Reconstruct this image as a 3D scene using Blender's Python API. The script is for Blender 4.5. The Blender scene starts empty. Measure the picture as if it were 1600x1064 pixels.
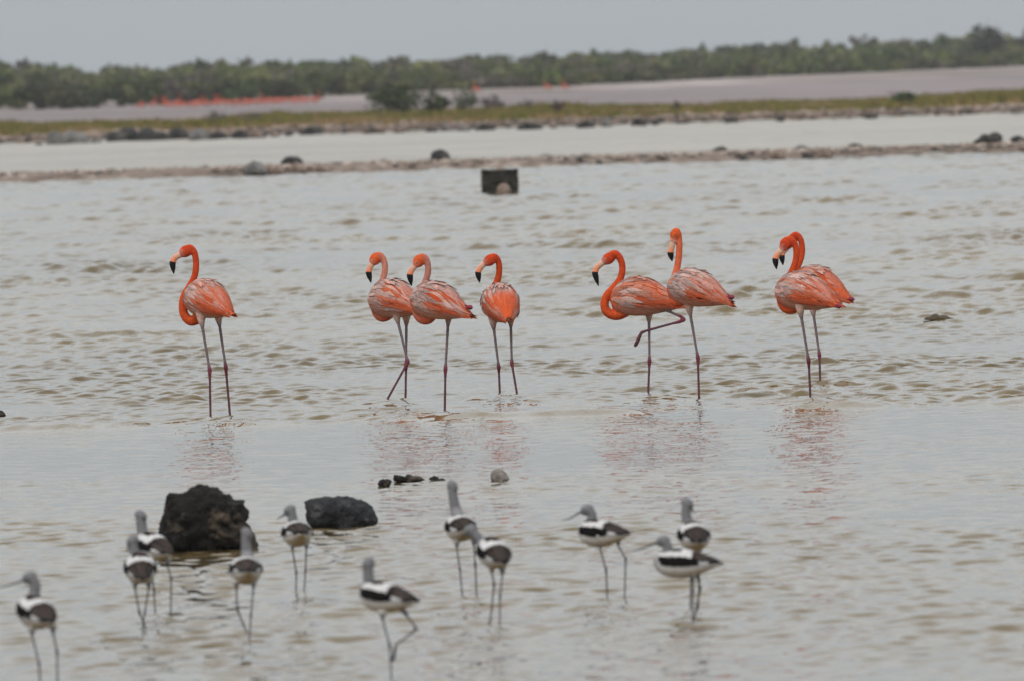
import bpy, math, random
import numpy as np
from mathutils import Vector, Matrix, kdtree, noise as mnoise

SC = bpy.context.scene
COL = SC.collection
random.seed(7)
rng = np.random.default_rng(11)

# ------------------------------------------------------------------ camera
W0, H0 = 1600.0, 1064.0            # the photograph's pixel grid
LENS, SENSOR = 300.0, 23.5
FPX = W0 * LENS / SENSOR           # focal length in photo pixels
CAM_H = 2.6                        # eye height above the lagoon
HORIZON_Y = 85.0                   # where the level horizon crosses the middle of the photo
ROLL = math.radians(1.72)          # the photo is slightly tilted: level lines climb to the right
PITCH = math.atan((H0 / 2 - HORIZON_Y) / FPX)

cam_data = bpy.data.cameras.new('camera')
cam = bpy.data.objects.new('camera', cam_data)
COL.objects.link(cam)
cam_data.lens = LENS
cam_data.sensor_width = SENSOR
cam_data.clip_start = 0.5
cam_data.clip_end = 8000
CAM_ROT = Matrix.Rotation(math.radians(90) - PITCH, 4, 'X') @ Matrix.Rotation(-ROLL, 4, 'Z')
cam.matrix_world = Matrix.Translation((0, 0, CAM_H)) @ CAM_ROT
SC.camera = cam
cam_data.dof.use_dof = True
cam_data.dof.focus_distance = 97.0
cam_data.dof.aperture_fstop = 5.6
cam_data.dof.aperture_blades = 0

# ------------------------------------------------------------------ world, sun, exposure
SUN_EL, SUN_AZ = math.radians(52), math.radians(-150)   # azimuth clockwise from +Y: behind the camera, to the left
world = bpy.data.worlds.new('World')
SC.world = world
world.use_nodes = True
wn, wl = world.node_tree.nodes, world.node_tree.links
wn.clear()
w_out = wn.new('ShaderNodeOutputWorld')
w_bg = wn.new('ShaderNodeBackground')
sky = wn.new('ShaderNodeTexSky')
sky.sky_type = 'NISHITA'
sky.sun_disc = False
sky.sun_elevation = SUN_EL
sky.sun_rotation = SUN_AZ
sky.air_density = 1.0
sky.dust_density = 3.0
sky.ozone_density = 1.0
hs = wn.new('ShaderNodeHueSaturation')
hs.inputs['Saturation'].default_value = 0.42
wl.new(sky.outputs[0], hs.inputs['Color'])
# the cloud layer: an even grey veil with soft, faint structure
tc = wn.new('ShaderNodeTexCoord')
mp = wn.new('ShaderNodeMapping')
mp.inputs['Scale'].default_value = (1.0, 1.0, 3.5)
wl.new(tc.outputs['Generated'], mp.inputs[0])
cn = wn.new('ShaderNodeTexNoise')
cn.inputs['Scale'].default_value = 2.6
cn.inputs['Detail'].default_value = 5
wl.new(mp.outputs[0], cn.inputs['Vector'])
cr = wn.new('ShaderNodeValToRGB')
cr.color_ramp.elements[0].position = 0.3
cr.color_ramp.elements[0].color = (4.05, 4.55, 4.85, 1)
cr.color_ramp.elements[1].position = 0.7
cr.color_ramp.elements[1].color = (5.2, 5.65, 5.95, 1)
wl.new(cn.outputs['Fac'], cr.inputs[0])
mx = wn.new('ShaderNodeMix')
mx.data_type = 'RGBA'
mx.inputs['Factor'].default_value = 0.72
wl.new(hs.outputs[0], mx.inputs['A'])
wl.new(cr.outputs[0], mx.inputs['B'])
# an overcast sky grows brighter towards the zenith
sx = wn.new('ShaderNodeSeparateXYZ')
wl.new(tc.outputs['Generated'], sx.inputs[0])
zr = wn.new('ShaderNodeValToRGB')
zr.color_ramp.elements[0].position = 0.0
zr.color_ramp.elements[0].color = (1.03, 1.02, 1.03, 1)
zr.color_ramp.elements[1].position = 0.4
zr.color_ramp.elements[1].color = (2.36, 2.2, 2.08, 1)
wl.new(sx.outputs['Z'], zr.inputs[0])
vm = wn.new('ShaderNodeVectorMath')
vm.operation = 'MULTIPLY'
wl.new(mx.outputs['Result'], vm.inputs[0])
wl.new(zr.outputs[0], vm.inputs[1])
wl.new(vm.outputs[0], w_bg.inputs['Color'])
w_bg.inputs['Strength'].default_value = 0.1
wl.new(w_bg.outputs[0], w_out.inputs['Surface'])

sun_d = bpy.data.lights.new('sun', 'SUN')
sun_d.energy = 1.1
sun_d.angle = math.radians(14)
sun_d.color = (1.0, 0.96, 0.9)
sun = bpy.data.objects.new('sun', sun_d)
COL.objects.link(sun)
sd = Vector((math.sin(SUN_AZ) * math.cos(SUN_EL), math.cos(SUN_AZ) * math.cos(SUN_EL), math.sin(SUN_EL)))
sun.rotation_euler = sd.to_track_quat('Z', 'Y').to_euler()
sun.location = (0, 0, 60)

vs = SC.view_settings
vs.view_transform = 'Standard'
vs.look = 'None'
vs.gamma = 1.0
vs.exposure = 0.1
vs.use_curve_mapping = False
SC.cycles.use_denoising = True
SC.cycles.max_bounces = 6
SC.cycles.volume_bounces = 0
SC.cycles.volume_max_steps = 64

# ------------------------------------------------------------------ pixel <-> world
_R3 = np.array(CAM_ROT.to_3x3())
CPOS = np.array([0.0, 0.0, CAM_H])

def ray(x, y):
    v = np.array([(x - W0 / 2) / FPX, -(y - H0 / 2) / FPX, -1.0])
    return _R3 @ v

def P(x, y, D):
    """the world point seen at photo pixel (x, y) that stands at distance D down the lagoon"""
    d = ray(x, y)
    return CPOS + d * (D / d[1])

def ground(x, y, z=0.0):
    d = ray(x, y)
    return CPOS + d * ((z - CAM_H) / d[2])

def PXM(D):
    return FPX / D

# ------------------------------------------------------------------ small mesh helpers
def catmull(pts, n):
    pts = np.asarray(pts, float)
    k = len(pts)
    if k == 2:
        t = np.linspace(0, 1, n)[:, None]
        return pts[0] * (1 - t) + pts[1] * t
    ext = np.vstack([2 * pts[0] - pts[1], pts, 2 * pts[-1] - pts[-2]])
    out = []
    for u in np.linspace(0, k - 1 - 1e-9, n):
        i = int(u)
        f = u - i
        p0, p1, p2, p3 = ext[i], ext[i + 1], ext[i + 2], ext[i + 3]
        out.append(0.5 * (2 * p1 + (p2 - p0) * f + (2 * p0 - 5 * p1 + 4 * p2 - p3) * f * f
                          + (3 * p1 - p0 - 3 * p2 + p3) * f ** 3))
    return np.array(out)

class Buf:
    """collects vertices, faces and vertex colours of ONE mesh"""
    def __init__(self):
        self.v, self.f, self.c = [], [], []
        self.n = 0
    def add(self, v, f, c):
        v = np.asarray(v, float)
        self.v.append(v)
        c = np.asarray(c, float)
        if c.ndim == 1:
            c = np.tile(c[:3], (len(v), 1))
        self.c.append(c[:, :3])
        self.f.extend([tuple(i + self.n for i in q) for q in f])
        self.n += len(v)
    def tube(self, pts, radii, cols, n=12, seg=None, flat=1.0, flat_axis=None):
        """closed tube through pts; radii / cols per point; flat squeezes it along flat_axis"""
        k = len(pts)
        seg = seg or k * 5
        cc = np.asarray(cols, float)
        if cc.ndim == 1:
            cc = np.tile(cc[:3], (k, 1))
        arr = np.hstack([np.asarray(pts, float), np.asarray(radii, float)[:, None]])
        s = catmull(arr, seg)
        u = np.linspace(0, k - 1, seg)
        ccol = np.stack([np.interp(u, np.arange(k), cc[:, j]) for j in range(3)], 1)
        ctr, rad = s[:, :3], np.maximum(s[:, 3], 0.0006)
        tan = np.gradient(ctr, axis=0)
        tan /= np.linalg.norm(tan, axis=1)[:, None] + 1e-12
        ref = np.array([0, 1, 0.0]) if flat_axis is None else np.asarray(flat_axis, float)
        vs_, cs_ = [], []
        ang = np.linspace(0, 2 * np.pi, n, endpoint=False)
        for i in range(seg):
            a = ref - tan[i] * np.dot(ref, tan[i])
            if np.linalg.norm(a) < 1e-3:
                a = np.array([1.0, 0.1, 0.2]) - tan[i] * np.dot([1.0, 0.1, 0.2], tan[i])
            a /= np.linalg.norm(a)
            b = np.cross(tan[i], a)
            vs_.append(ctr[i] + rad[i] * (np.outer(np.cos(ang) * flat, a) + np.outer(np.sin(ang), b)))
            cs_.append(np.tile(ccol[i], (n, 1)))
        v = np.vstack(vs_ + [ctr[:1] - tan[:1] * rad[0] * .5, ctr[-1:] + tan[-1:] * rad[-1] * .5])
        c = np.vstack(cs_ + [ccol[:1], ccol[-1:]])
        f = []
        for i in range(seg - 1):
            for j in range(n):
                j2 = (j + 1) % n
                f.append((i * n + j, i * n + j2, (i + 1) * n + j2, (i + 1) * n + j))
        e0, e1 = seg * n, seg * n + 1
        for j in range(n):
            j2 = (j + 1) % n
            f.append((e0, j2, j))
            f.append((e1, (seg - 1) * n + j, (seg - 1) * n + j2))
        self.add(v, f, c)
    def ellipsoid(self, c, axes, col, nu=18, nv=12):
        """axes: three vectors (semi-axes)"""
        v, f = [], []
        for i in range(nv + 1):
            th = math.pi * i / nv
            for j in range(nu):
                ph = 2 * math.pi * j / nu
                v.append(c + axes[0] * math.cos(th) + axes[1] * math.sin(th) * math.cos(ph) + axes[2] * math.sin(th) * math.sin(ph))
        for i in range(nv):
            for j in range(nu):
                j2 = (j + 1) % nu
                f.append((i * nu + j, i * nu + j2, (i + 1) * nu + j2, (i + 1) * nu + j))
        self.add(np.array(v), f, col)
    def mesh(self, name, smooth=True):
        me = bpy.data.meshes.new(name)
        v = np.vstack(self.v)
        me.from_pydata(v.tolist(), [], self.f)
        ca = me.color_attributes.new('tint', 'FLOAT_COLOR', 'POINT')
        c = np.hstack([np.vstack(self.c), np.ones((len(v), 1))]).astype(np.float32)
        ca.data.foreach_set('color', c.ravel())
        if smooth:
            me.shade_smooth()
        return me

def grid_mesh(name, X, Y, Z):
    """heights on a (rows, cols) grid, fast"""
    r, c = X.shape
    me = bpy.data.meshes.new(name)
    me.vertices.add(r * c)
    me.vertices.foreach_set('co', np.stack([X, Y, Z], -1).astype(np.float32).ravel())
    i = np.arange((r - 1) * (c - 1))
    a = (i // (c - 1)) * c + i % (c - 1)
    q = np.stack([a, a + 1, a + c + 1, a + c], 1).astype(np.int32)
    nq = len(q)
    me.loops.add(nq * 4)
    me.loops.foreach_set('vertex_index', q.ravel())
    me.polygons.add(nq)
    me.polygons.foreach_set('loop_start', np.arange(0, nq * 4, 4, dtype=np.int32))
    me.update(calc_edges=True)
    me.validate()
    me.shade_smooth()
    return me

def link(name, me, mat=None, parent=None, kind=None, label=None, cat=None, group=None):
    o = bpy.data.objects.new(name, me)
    COL.objects.link(o)
    if mat is not None:
        me.materials.append(mat) if not me.materials else None
    if parent is not None:
        o.parent = parent
        o.matrix_parent_inverse = parent.matrix_world.inverted()
    if kind:
        o['kind'] = kind
    if label:
        o['label'] = label
    if cat:
        o['category'] = cat
    if group:
        o['group'] = group
    return o

def anchor(name, loc, label, cat, group=None):
    o = bpy.data.objects.new(name, None)
    COL.objects.link(o)
    o.location = [float(q) for q in loc]
    o.matrix_world = Matrix.Translation(o.location)
    o.empty_display_size = 0.1
    o['label'] = label
    o['category'] = cat
    if group:
        o['group'] = group
    return o

def recentre(me, c):
    n = len(me.vertices)
    a = np.empty(n * 3, np.float32)
    me.vertices.foreach_get('co', a)
    a = a.reshape(-1, 3) - np.asarray(c, np.float32)
    me.vertices.foreach_set('co', a.ravel())
    me.update()

def put(name, me, at, mat, **kw):
    """link a world-space mesh with its origin moved to `at`"""
    recentre(me, at)
    o = link(name, me, mat, **kw)
    o.location = [float(q) for q in at]
    return o

def remeshed(src, voxel, smooth_it, name):
    """one continuous surface from overlapping closed pieces, tints carried over"""
    tmp = bpy.data.objects.new('tmp', src)
    COL.objects.link(tmp)
    m = tmp.modifiers.new('r', 'REMESH')
    m.mode = 'VOXEL'
    m.voxel_size = voxel
    m.use_smooth_shade = True
    s = tmp.modifiers.new('s', 'SMOOTH')
    s.factor = 0.5
    s.iterations = smooth_it
    dg = bpy.context.evaluated_depsgraph_get()
    dg.update()
    me = bpy.data.meshes.new_from_object(tmp.evaluated_get(dg))
    me.name = name
    ca = src.color_attributes['tint']
    n = len(src.vertices)
    sc_ = np.empty(n * 4, np.float32)
    ca.data.foreach_get('color', sc_)
    sc_ = sc_.reshape(-1, 4)
    kd = kdtree.KDTree(n)
    for i, v in enumerate(src.vertices):
        kd.insert(v.co, i)
    kd.balance()
    out = np.ones((len(me.vertices), 4), np.float32)
    for i, v in enumerate(me.vertices):
        acc, ws = np.zeros(4), 0.0
        for co, idx, d in kd.find_n(v.co, 3):
            w = 1.0 / (d + 1e-4)
            acc += sc_[idx] * w
            ws += w
        out[i] = acc / ws
    for a in list(me.color_attributes):
        me.color_attributes.remove(a)
    na = me.color_attributes.new('tint', 'FLOAT_COLOR', 'POINT')
    na.data.foreach_set('color', out.ravel())
    me.shade_smooth()
    bpy.data.objects.remove(tmp)
    bpy.data.meshes.remove(src)
    return me

# ------------------------------------------------------------------ materials
def new_mat(name):
    m = bpy.data.materials.new(name)
    m.use_nodes = True
    return m, m.node_tree.nodes, m.node_tree.links, m.node_tree.nodes['Principled BSDF']

def tint_mat(name, rough=0.75, vary=0.18, scale=40.0, spec=0.3, bump=0.0, bump_scale=120.0, stretch=(1, 1, 1), sheen=0.0, trans=0.0):
    m, n, l, b = new_mat(name)
    at = n.new('ShaderNodeAttribute')
    at.attribute_name = 'tint'
    tcn = n.new('ShaderNodeTexCoord')
    mpn = n.new('ShaderNodeMapping')
    mpn.inputs['Scale'].default_value = stretch
    l.new(tcn.outputs['Object'], mpn.inputs[0])
    nz = n.new('ShaderNodeTexNoise')
    nz.inputs['Scale'].default_value = scale
    nz.inputs['Detail'].default_value = 4
    l.new(mpn.outputs[0], nz.inputs['Vector'])
    mr = n.new('ShaderNodeMapRange')
    mr.inputs['From Min'].default_value = 0.3
    mr.inputs['From Max'].default_value = 0.7
    mr.inputs['To Min'].default_value = 1 - vary
    mr.inputs['To Max'].default_value = 1 + vary
    l.new(nz.outputs['Fac'], mr.inputs['Value'])
    mul = n.new('ShaderNodeVectorMath')
    mul.operation = 'SCALE'
    l.new(at.outputs['Color'], mul.inputs[0])
    l.new(mr.outputs[0], mul.inputs['Scale'])
    l.new(mul.outputs[0], b.inputs['Base Color'])
    b.inputs['Roughness'].default_value = rough
    b.inputs['Specular IOR Level'].default_value = spec
    if sheen:
        b.inputs['Sheen Weight'].default_value = sheen
        b.inputs['Sheen Roughness'].default_value = 0.5
    if bump:
        n2 = n.new('ShaderNodeTexNoise')
        n2.inputs['Scale'].default_value = bump_scale
        n2.inputs['Detail'].default_value = 5
        l.new(mpn.outputs[0], n2.inputs['Vector'])
        bp = n.new('ShaderNodeBump')
        bp.inputs['Strength'].default_value = bump
        bp.inputs['Distance'].default_value = 1.0 / bump_scale
        l.new(n2.outputs['Fac'], bp.inputs['Height'])
        l.new(bp.outputs[0], b.inputs['Normal'])
    if trans:
        tr = n.new('ShaderNodeBsdfTranslucent')
        l.new(mul.outputs[0], tr.inputs['Color'])
        ms = n.new('ShaderNodeMixShader')
        ms.inputs[0].default_value = trans
        l.new(b.outputs[0], ms.inputs[1])
        l.new(tr.outputs[0], ms.inputs[2])
        l.new(ms.outputs[0], n['Material Output'].inputs['Surface'])
    return m

def water_mat(name, deep, shallow, rough, micro, micro_scale, patch=0.05, spec=0.5):
    """turbid shallow water: a brown sediment body under a Fresnel surface with wind ripples"""
    m, n, l, b = new_mat(name)
    tcn = n.new('ShaderNodeTexCoord')
    nz = n.new('ShaderNodeTexNoise')
    nz.inputs['Scale'].default_value = patch
    nz.inputs['Detail'].default_value = 4
    l.new(tcn.outputs['Object'], nz.inputs['Vector'])
    ramp = n.new('ShaderNodeValToRGB')
    ramp.color_ramp.elements[0].position = 0.35
    ramp.color_ramp.elements[0].color = (*deep, 1)
    ramp.color_ramp.elements[1].position = 0.65
    ramp.color_ramp.elements[1].color = (*shallow, 1)
    l.new(nz.outputs['Fac'], ramp.inputs[0])
    l.new(ramp.outputs[0], b.inputs['Base Color'])
    b.inputs['Roughness'].default_value = rough
    b.inputs['IOR'].default_value = 1.333
    b.inputs['Specular IOR Level'].default_value = spec
    n2 = n.new('ShaderNodeTexNoise')
    n2.inputs['Scale'].default_value = micro_scale
    n2.inputs['Detail'].default_value = 3
    mw = n.new('ShaderNodeMapping')                     # wavelets: long crests, lying across the wind
    mw.inputs['Rotation'].default_value = (0, 0, math.radians(14))
    mw.inputs['Scale'].default_value = (1.0, 0.22, 1.0)
    l.new(tcn.outputs['Object'], mw.inputs[0])
    l.new(mw.outputs[0], n2.inputs['Vector'])
    bp = n.new('ShaderNodeBump')
    bp.inputs['Strength'].default_value = 1.0
    n3 = n.new('ShaderNodeTexNoise')                    # cat's paws: patches of stronger and weaker ruffling
    n3.inputs['Scale'].default_value = 2.2
    n3.inputs['Detail'].default_value = 6
    n3.inputs['Roughness'].default_value = 0.65
    l.new(mw.outputs[0], n3.inputs['Vector'])
    mr = n.new('ShaderNodeMapRange')
    mr.inputs['From Min'].default_value = 0.35
    mr.inputs['From Max'].default_value = 0.65
    mr.inputs['To Min'].default_value = micro * 0.1
    mr.inputs['To Max'].default_value = micro * 3.2
    l.new(n3.outputs['Fac'], mr.inputs['Value'])
    l.new(mr.outputs[0], bp.inputs['Distance'])
    l.new(n2.outputs['Fac'], bp.inputs['Height'])
    l.new(bp.outputs[0], b.inputs['Normal'])
    return m

def stone_mat(name, dark, mid, pale, scale, bump=0.6, dist=0.03):
    m, n, l, b = new_mat(name)
    tcn = n.new('ShaderNodeTexCoord')
    nz = n.new('ShaderNodeTexNoise')
    nz.inputs['Scale'].default_value = scale
    nz.inputs['Detail'].default_value = 9
    nz.inputs['Roughness'].default_value = 0.65
    l.new(tcn.outputs['Object'], nz.inputs['Vector'])
    ramp = n.new('ShaderNodeValToRGB')
    e = ramp.color_ramp.elements
    e[0].position, e[0].color = 0.36, (*dark, 1)
    e[1].position, e[1].color = 0.70, (*pale, 1)
    k = e.new(0.54)
    k.color = (*mid, 1)
    l.new(nz.outputs['Fac'], ramp.inputs[0])
    l.new(ramp.outputs[0], b.inputs['Base Color'])
    b.inputs['Roughness'].default_value = 0.85
    b.inputs['Specular IOR Level'].default_value = 0.25
    n2 = n.new('ShaderNodeTexNoise')
    n2.inputs['Scale'].default_value = scale * 4
    n2.inputs['Detail'].default_value = 8
    l.new(tcn.outputs['Object'], n2.inputs['Vector'])
    bp = n.new('ShaderNodeBump')
    bp.inputs['Strength'].default_value = bump
    bp.inputs['Distance'].default_value = dist
    l.new(n2.outputs['Fac'], bp.inputs['Height'])
    l.new(bp.outputs[0], b.inputs['Normal'])
    return m

M_PLUME = tint_mat('flamingo plumage', 0.8, 0.22, 55, 0.12, 0.5, 160)
M_FEATHER = tint_mat('flamingo feathers', 0.75, 0.2, 70, 0.12, 0.3, 200, trans=0.08)
M_BILL = tint_mat('bill horn', 0.5, 0.1, 80, 0.2)
M_EYE = tint_mat('eye', 0.15, 0.0, 10, 0.5)
M_AVO = tint_mat('avocet plumage', 0.85, 0.12, 120, 0.1, 0.4, 260)
M_LEAF = tint_mat('leaves', 0.7, 0.25, 3.0, 0.2, trans=0.25)
M_BARK = tint_mat('bark', 0.9, 0.25, 8.0, 0.15, 0.5, 30)
M_GRASS = tint_mat('grass blades', 0.8, 0.3, 1.2, 0.15, trans=0.25)
M_WATER = water_mat('lagoon water', (0.085, 0.06, 0.024), (0.135, 0.10, 0.048), 0.03, 0.012, 8.0)
M_WATER2 = water_mat('inner lagoon water', (0.21, 0.185, 0.15), (0.27, 0.24, 0.195), 0.3, 0.03, 3.0, spec=0.3)
M_WATER3 = water_mat('brine water', (0.10, 0.072, 0.068), (0.19, 0.15, 0.155), 0.5, 0.03, 2.0, 0.02, spec=0.2)
M_GRAVEL = stone_mat('coral gravel', (0.10, 0.075, 0.06), (0.19, 0.15, 0.125), (0.33, 0.28, 0.24), 3.0, 0.8, 0.05)
M_SHORE = stone_mat('shore soil', (0.14, 0.10, 0.075), (0.24, 0.18, 0.14), (0.36, 0.29, 0.23), 0.6, 0.6, 0.05)
M_FARLAND = stone_mat('salt flat', (0.09, 0.075, 0.06), (0.24, 0.2, 0.19), (0.42, 0.38, 0.37), 0.05, 0.3, 0.05)
M_ROCK_DARK = stone_mat('dark limestone', (0.004, 0.0035, 0.003), (0.008, 0.007, 0.006), (0.11, 0.085, 0.06), 5.0, 1.0, 0.05)
M_ROCK_GREY = stone_mat('grey limestone', (0.006, 0.006, 0.007), (0.02, 0.021, 0.024), (0.075, 0.077, 0.082), 9.0, 1.0, 0.03)
M_ROCK_PALE = stone_mat('pale limestone', (0.10, 0.09, 0.08), (0.2, 0.18, 0.165), (0.32, 0.3, 0.28), 14.0, 0.6, 0.01)
M_STONE_A = stone_mat('bank stone dark', (0.008, 0.008, 0.008), (0.026, 0.025, 0.024), (0.10, 0.09, 0.08), 2.5, 0.8, 0.06)
M_STONE_B = stone_mat('bank stone grey', (0.06, 0.06, 0.06), (0.15, 0.145, 0.14), (0.3, 0.28, 0.26), 2.5, 0.8, 0.06)
M_STONE_C = stone_mat('bank stone tan', (0.09, 0.065, 0.05), (0.2, 0.15, 0.12), (0.34, 0.27, 0.23), 2.5, 0.8, 0.06)
M_DEBRIS = stone_mat('rotting weed', (0.025, 0.018, 0.008), (0.05, 0.037, 0.016), (0.09, 0.07, 0.035), 12.0, 0.8, 0.01)
M_CONCRETE = stone_mat('weathered concrete', (0.007, 0.0065, 0.005), (0.016, 0.014, 0.01), (0.06, 0.052, 0.042), 4.0, 0.8, 0.04)

# ------------------------------------------------------------------ the water sheets
def wave_set(n, lmin, lmax, spread, seed, slope, wind):
    r = np.random.default_rng(seed)
    lam = np.exp(r.uniform(np.log(lmin), np.log(lmax), n))
    th = wind + r.normal(0, spread, n)
    k = 2 * np.pi / lam
    amp = slope / (k * math.sqrt(n / 2.0))
    return list(zip(k * np.cos(th), k * np.sin(th), amp, r.uniform(0, 6.28, n), lam))

def wave_height(X, Y, ws, spacing):
    h = np.zeros_like(X)
    dx, dy = spacing
    for kx, ky, a, ph, lam in ws:
        fade = np.clip(2.9 - np.maximum(abs(kx) * dx, abs(ky) * dy), 0, 1)      # leave out what the mesh cannot carry
        h += a * fade * np.sin(kx * X + ky * Y + ph)
    return h

def soft_noise(X, Y, sx, sy, seed):
    r = np.random.default_rng(seed)
    h = np.zeros_like(X)
    for i in range(14):
        f = r.uniform(0.4, 2.2)
        th = r.uniform(0, 2 * np.pi)
        h += np.sin((X / sx * math.cos(th) + Y / sy * math.sin(th)) * f * 2 * np.pi + r.uniform(0, 6.28))
    return h / math.sqrt(14 / 2.0)

def smooth(a, b, x):
    t = np.clip((x - a) / (b - a), 0, 1)
    return t * t * (3 - 2 * t)

def rows_between(a, b, step):
    n = int(math.log(b / a) / step)
    return a * np.exp(np.linspace(0, 1, n) * math.log(b / a))

WIND = math.radians(-28)                                       # the birds face into it
def cross_set(n, lx, ly, seed, slope):
    """short-crested wavelets: lx across the wind's fetch, ly along it, each way"""
    r = np.random.default_rng(seed)
    kx = 2 * np.pi / np.exp(r.uniform(np.log(lx[0]), np.log(lx[1]), n)) * r.choice([-1, 1], n)
    ky = 2 * np.pi / np.exp(r.uniform(np.log(ly[0]), np.log(ly[1]), n))
    return list(zip(kx, ky, slope / (ky * math.sqrt(n / 2.0)), r.uniform(0, 6.28, n), 2 * np.pi / np.hypot(kx, ky)))

W_CROSS = cross_set(80, (0.3, 1.6), (0.45, 1.3), 13, 0.14)
RELIEF = 0.42
W_FINE = cross_set(90, (0.16, 0.7), (0.3, 0.9), 19, 0.15)
W_MID = cross_set(60, (1.2, 6.0), (3.0, 14.0), 23, 0.05)
W_FAR = cross_set(80, (0.9, 4.0), (1.3, 4.5), 15, 0.085)
W_CROSS2 = cross_set(60, (0.30, 1.6), (0.35, 1.1), 14, 0.065)
W_CHOP = wave_set(90, 0.14, 0.42, 0.9, 3, 0.12, WIND)
W_RIP = wave_set(70, 0.14, 0.7, 0.8, 4, 0.12, WIND - 0.3)
W_LONG = wave_set(44, 0.8, 2.6, 0.7, 5, 0.05, WIND)

# the line of the little wave that breaks just before the flamingos, seen at (80,672) .. (1000,644) in the photo
SWELL = [ground(-300, 683), ground(80, 671), ground(420, 664), ground(640, 656), ground(900, 649), ground(1250, 641), ground(1900, 620)]
def swell_y(X):
    xs = [p[0] for p in SWELL]
    ys = [p[1] for p in SWELL]
    return np.interp(X, xs, ys)

def water_sheet(name, rows, mat, zones, far_w=450.0):
    nc = 230
    core = np.linspace(-1, 1, nc)
    half = 0.0405 * np.maximum(rows, 35) + 0.25
    X = np.outer(half, core)
    skirt = np.linspace(0, 1, 19)[1:] ** 1.3
    right = half[:, None] + np.outer(half * 0.5 + 4.0, skirt)
    left = -right[:, ::-1]
    half = right[:, -1]
    L = np.full((len(rows), 1), -far_w)
    X = np.hstack([L, left, X, right, -L])
    Y = np.repeat(rows[:, None], X.shape[1], 1)
    inside = 1 - smooth(0.9, 1.0, np.abs(X) / half[:, None])
    dr = np.gradient(rows)[:, None]
    spacing = (np.abs(np.gradient(X, axis=1)), dr)
    Z, F = zones(X, Y, spacing)
    Z, F = Z * inside, F * inside
    me = grid_mesh(name, X, Y, Z)
    # fine wind ripples too small for the mesh's relief live in its normals
    H = Z + F
    gy = np.gradient(H, axis=0) / dr
    gx = np.gradient(H, axis=1) / np.gradient(X, axis=1)
    gy = gy - gx * np.gradient(X, axis=0) / dr
    N = np.stack([-gx, -gy, np.ones_like(H)], -1)
    N /= np.linalg.norm(N, axis=-1)[..., None]
    me.normals_split_custom_set_from_vertices(N.reshape(-1, 3).astype(np.float32))
    return link(name, me, mat, kind='structure')

def zones_near(X, Y, sp):
    gust = 0.75 + 0.3 * np.clip(soft_noise(X, Y, 5.0, 16.0, 21), -1.5, 1.5)
    sy = swell_y(X)
    rough = smooth(-0.5, 1.2, Y - sy)                       # choppy beyond the swell line
    front = 1 - smooth(70, 88, Y)                           # ruffled again nearer the shore
    chop = wave_height(X, Y, W_CHOP, sp) + wave_height(X, Y, W_CROSS, sp)
    rip = 0.75 * wave_height(X, Y, W_RIP, sp) + wave_height(X, Y, W_CROSS2, sp)
    lng = wave_height(X, Y, W_LONG, sp)
    calm = 0.44 + 0.66 * front
    h = rough * gust * (chop + 0.35 * lng + smooth(98, 135, Y) * wave_height(X, Y, W_FAR, sp)) + (1 - rough) * rip * gust * calm + rough * 0.4 * rip
    h = h + 2.0 * h * np.abs(h) * rough                     # steeper crests than troughs
    h = h + (1 - rough) * front * 0.35 * lng
    along = np.clip(0.5 + 0.6 * soft_noise(X, Y * 0 + 3.0, 2.2, 50.0, 5), 0, 1.3)
    d = Y - sy
    sw = 0.044 * along * np.exp(-np.where(d < 0, (d / 0.2) ** 2, (d / 0.9) ** 2))
    fine = (rough + (1 - rough) * calm * (0.35 + 0.3 * front)) * gust * wave_height(X, Y, W_FINE, sp)
    return RELIEF * h + sw, (1 - RELIEF) * h + fine

def zones_mid(X, Y, sp):
    h = 1.2 * wave_height(X, Y, W_LONG, sp) + 0.8 * wave_height(X, Y, wave_set(20, 2.0, 5.0, 0.7, 8, 0.05, WIND), sp)
    return h, wave_height(X, Y, W_MID, sp)

near_rows = np.concatenate([[-120.0, -40.0, 0.0, 20.0, 30.0, 36.0], rows_between(38, 112, 0.00074), rows_between(112.2, 304, 0.0011)])
water_sheet('water', near_rows, M_WATER, zones_near)
water_sheet('water', rows_between(304.5, 470, 0.002), M_WATER2, zones_mid)
water_sheet('water', rows_between(520, 1075, 0.004), M_WATER3, zones_mid)

# lagoon floor under everything, and the land beyond
def terrain():
    ys = np.concatenate([[-200, 0], np.linspace(60, 840, 14), np.linspace(850, 1460, 62)])
    xs = np.concatenate([[-900, -400], np.linspace(-200, 200, 61), [400, 900]])
    X, Y = np.meshgrid(xs, ys)
    edge = 845 + 0.9 * X + np.where(X > 0, 60 * smooth(0, 45, X), 0) + 12 * soft_noise(X, Y * 0, 60, 1, 9)
    Z = -0.35 + 0.62 * smooth(-60, 70, Y - edge) + 0.5 * smooth(60, 420, Y - edge) + 0.03 * soft_noise(X, Y, 25, 40, 12)
    return link('ground', grid_mesh('ground', X, Y, Z), M_FARLAND, kind='structure')
terrain()

def bank(name, y_front, y_back, crest, mat, nrow, seed, xr=90, nx=700, rough=0.05, wob=0.5):
    xs = np.linspace(-xr, xr, nx)
    u = np.linspace(0, 1, nrow)
    X, U = np.meshgrid(xs, u)
    jitter = wob * soft_noise(X, X * 0, 7.0, 1, seed)
    Y = y_front + jitter + (y_back - y_front) * U
    prof = np.minimum(smooth(0, 0.22, U), 1 - smooth(0.78, 1.0, U))
    Z = -0.3 + (0.3 + crest) * prof
    Z += prof * rough * (soft_noise(X, Y, 1.1, 3.0, seed + 1) + 0.7 * soft_noise(X, Y, 0.45, 1.0, seed + 2))
    return link(name, grid_mesh(name, X, Y, Z), mat, kind='structure')

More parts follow.
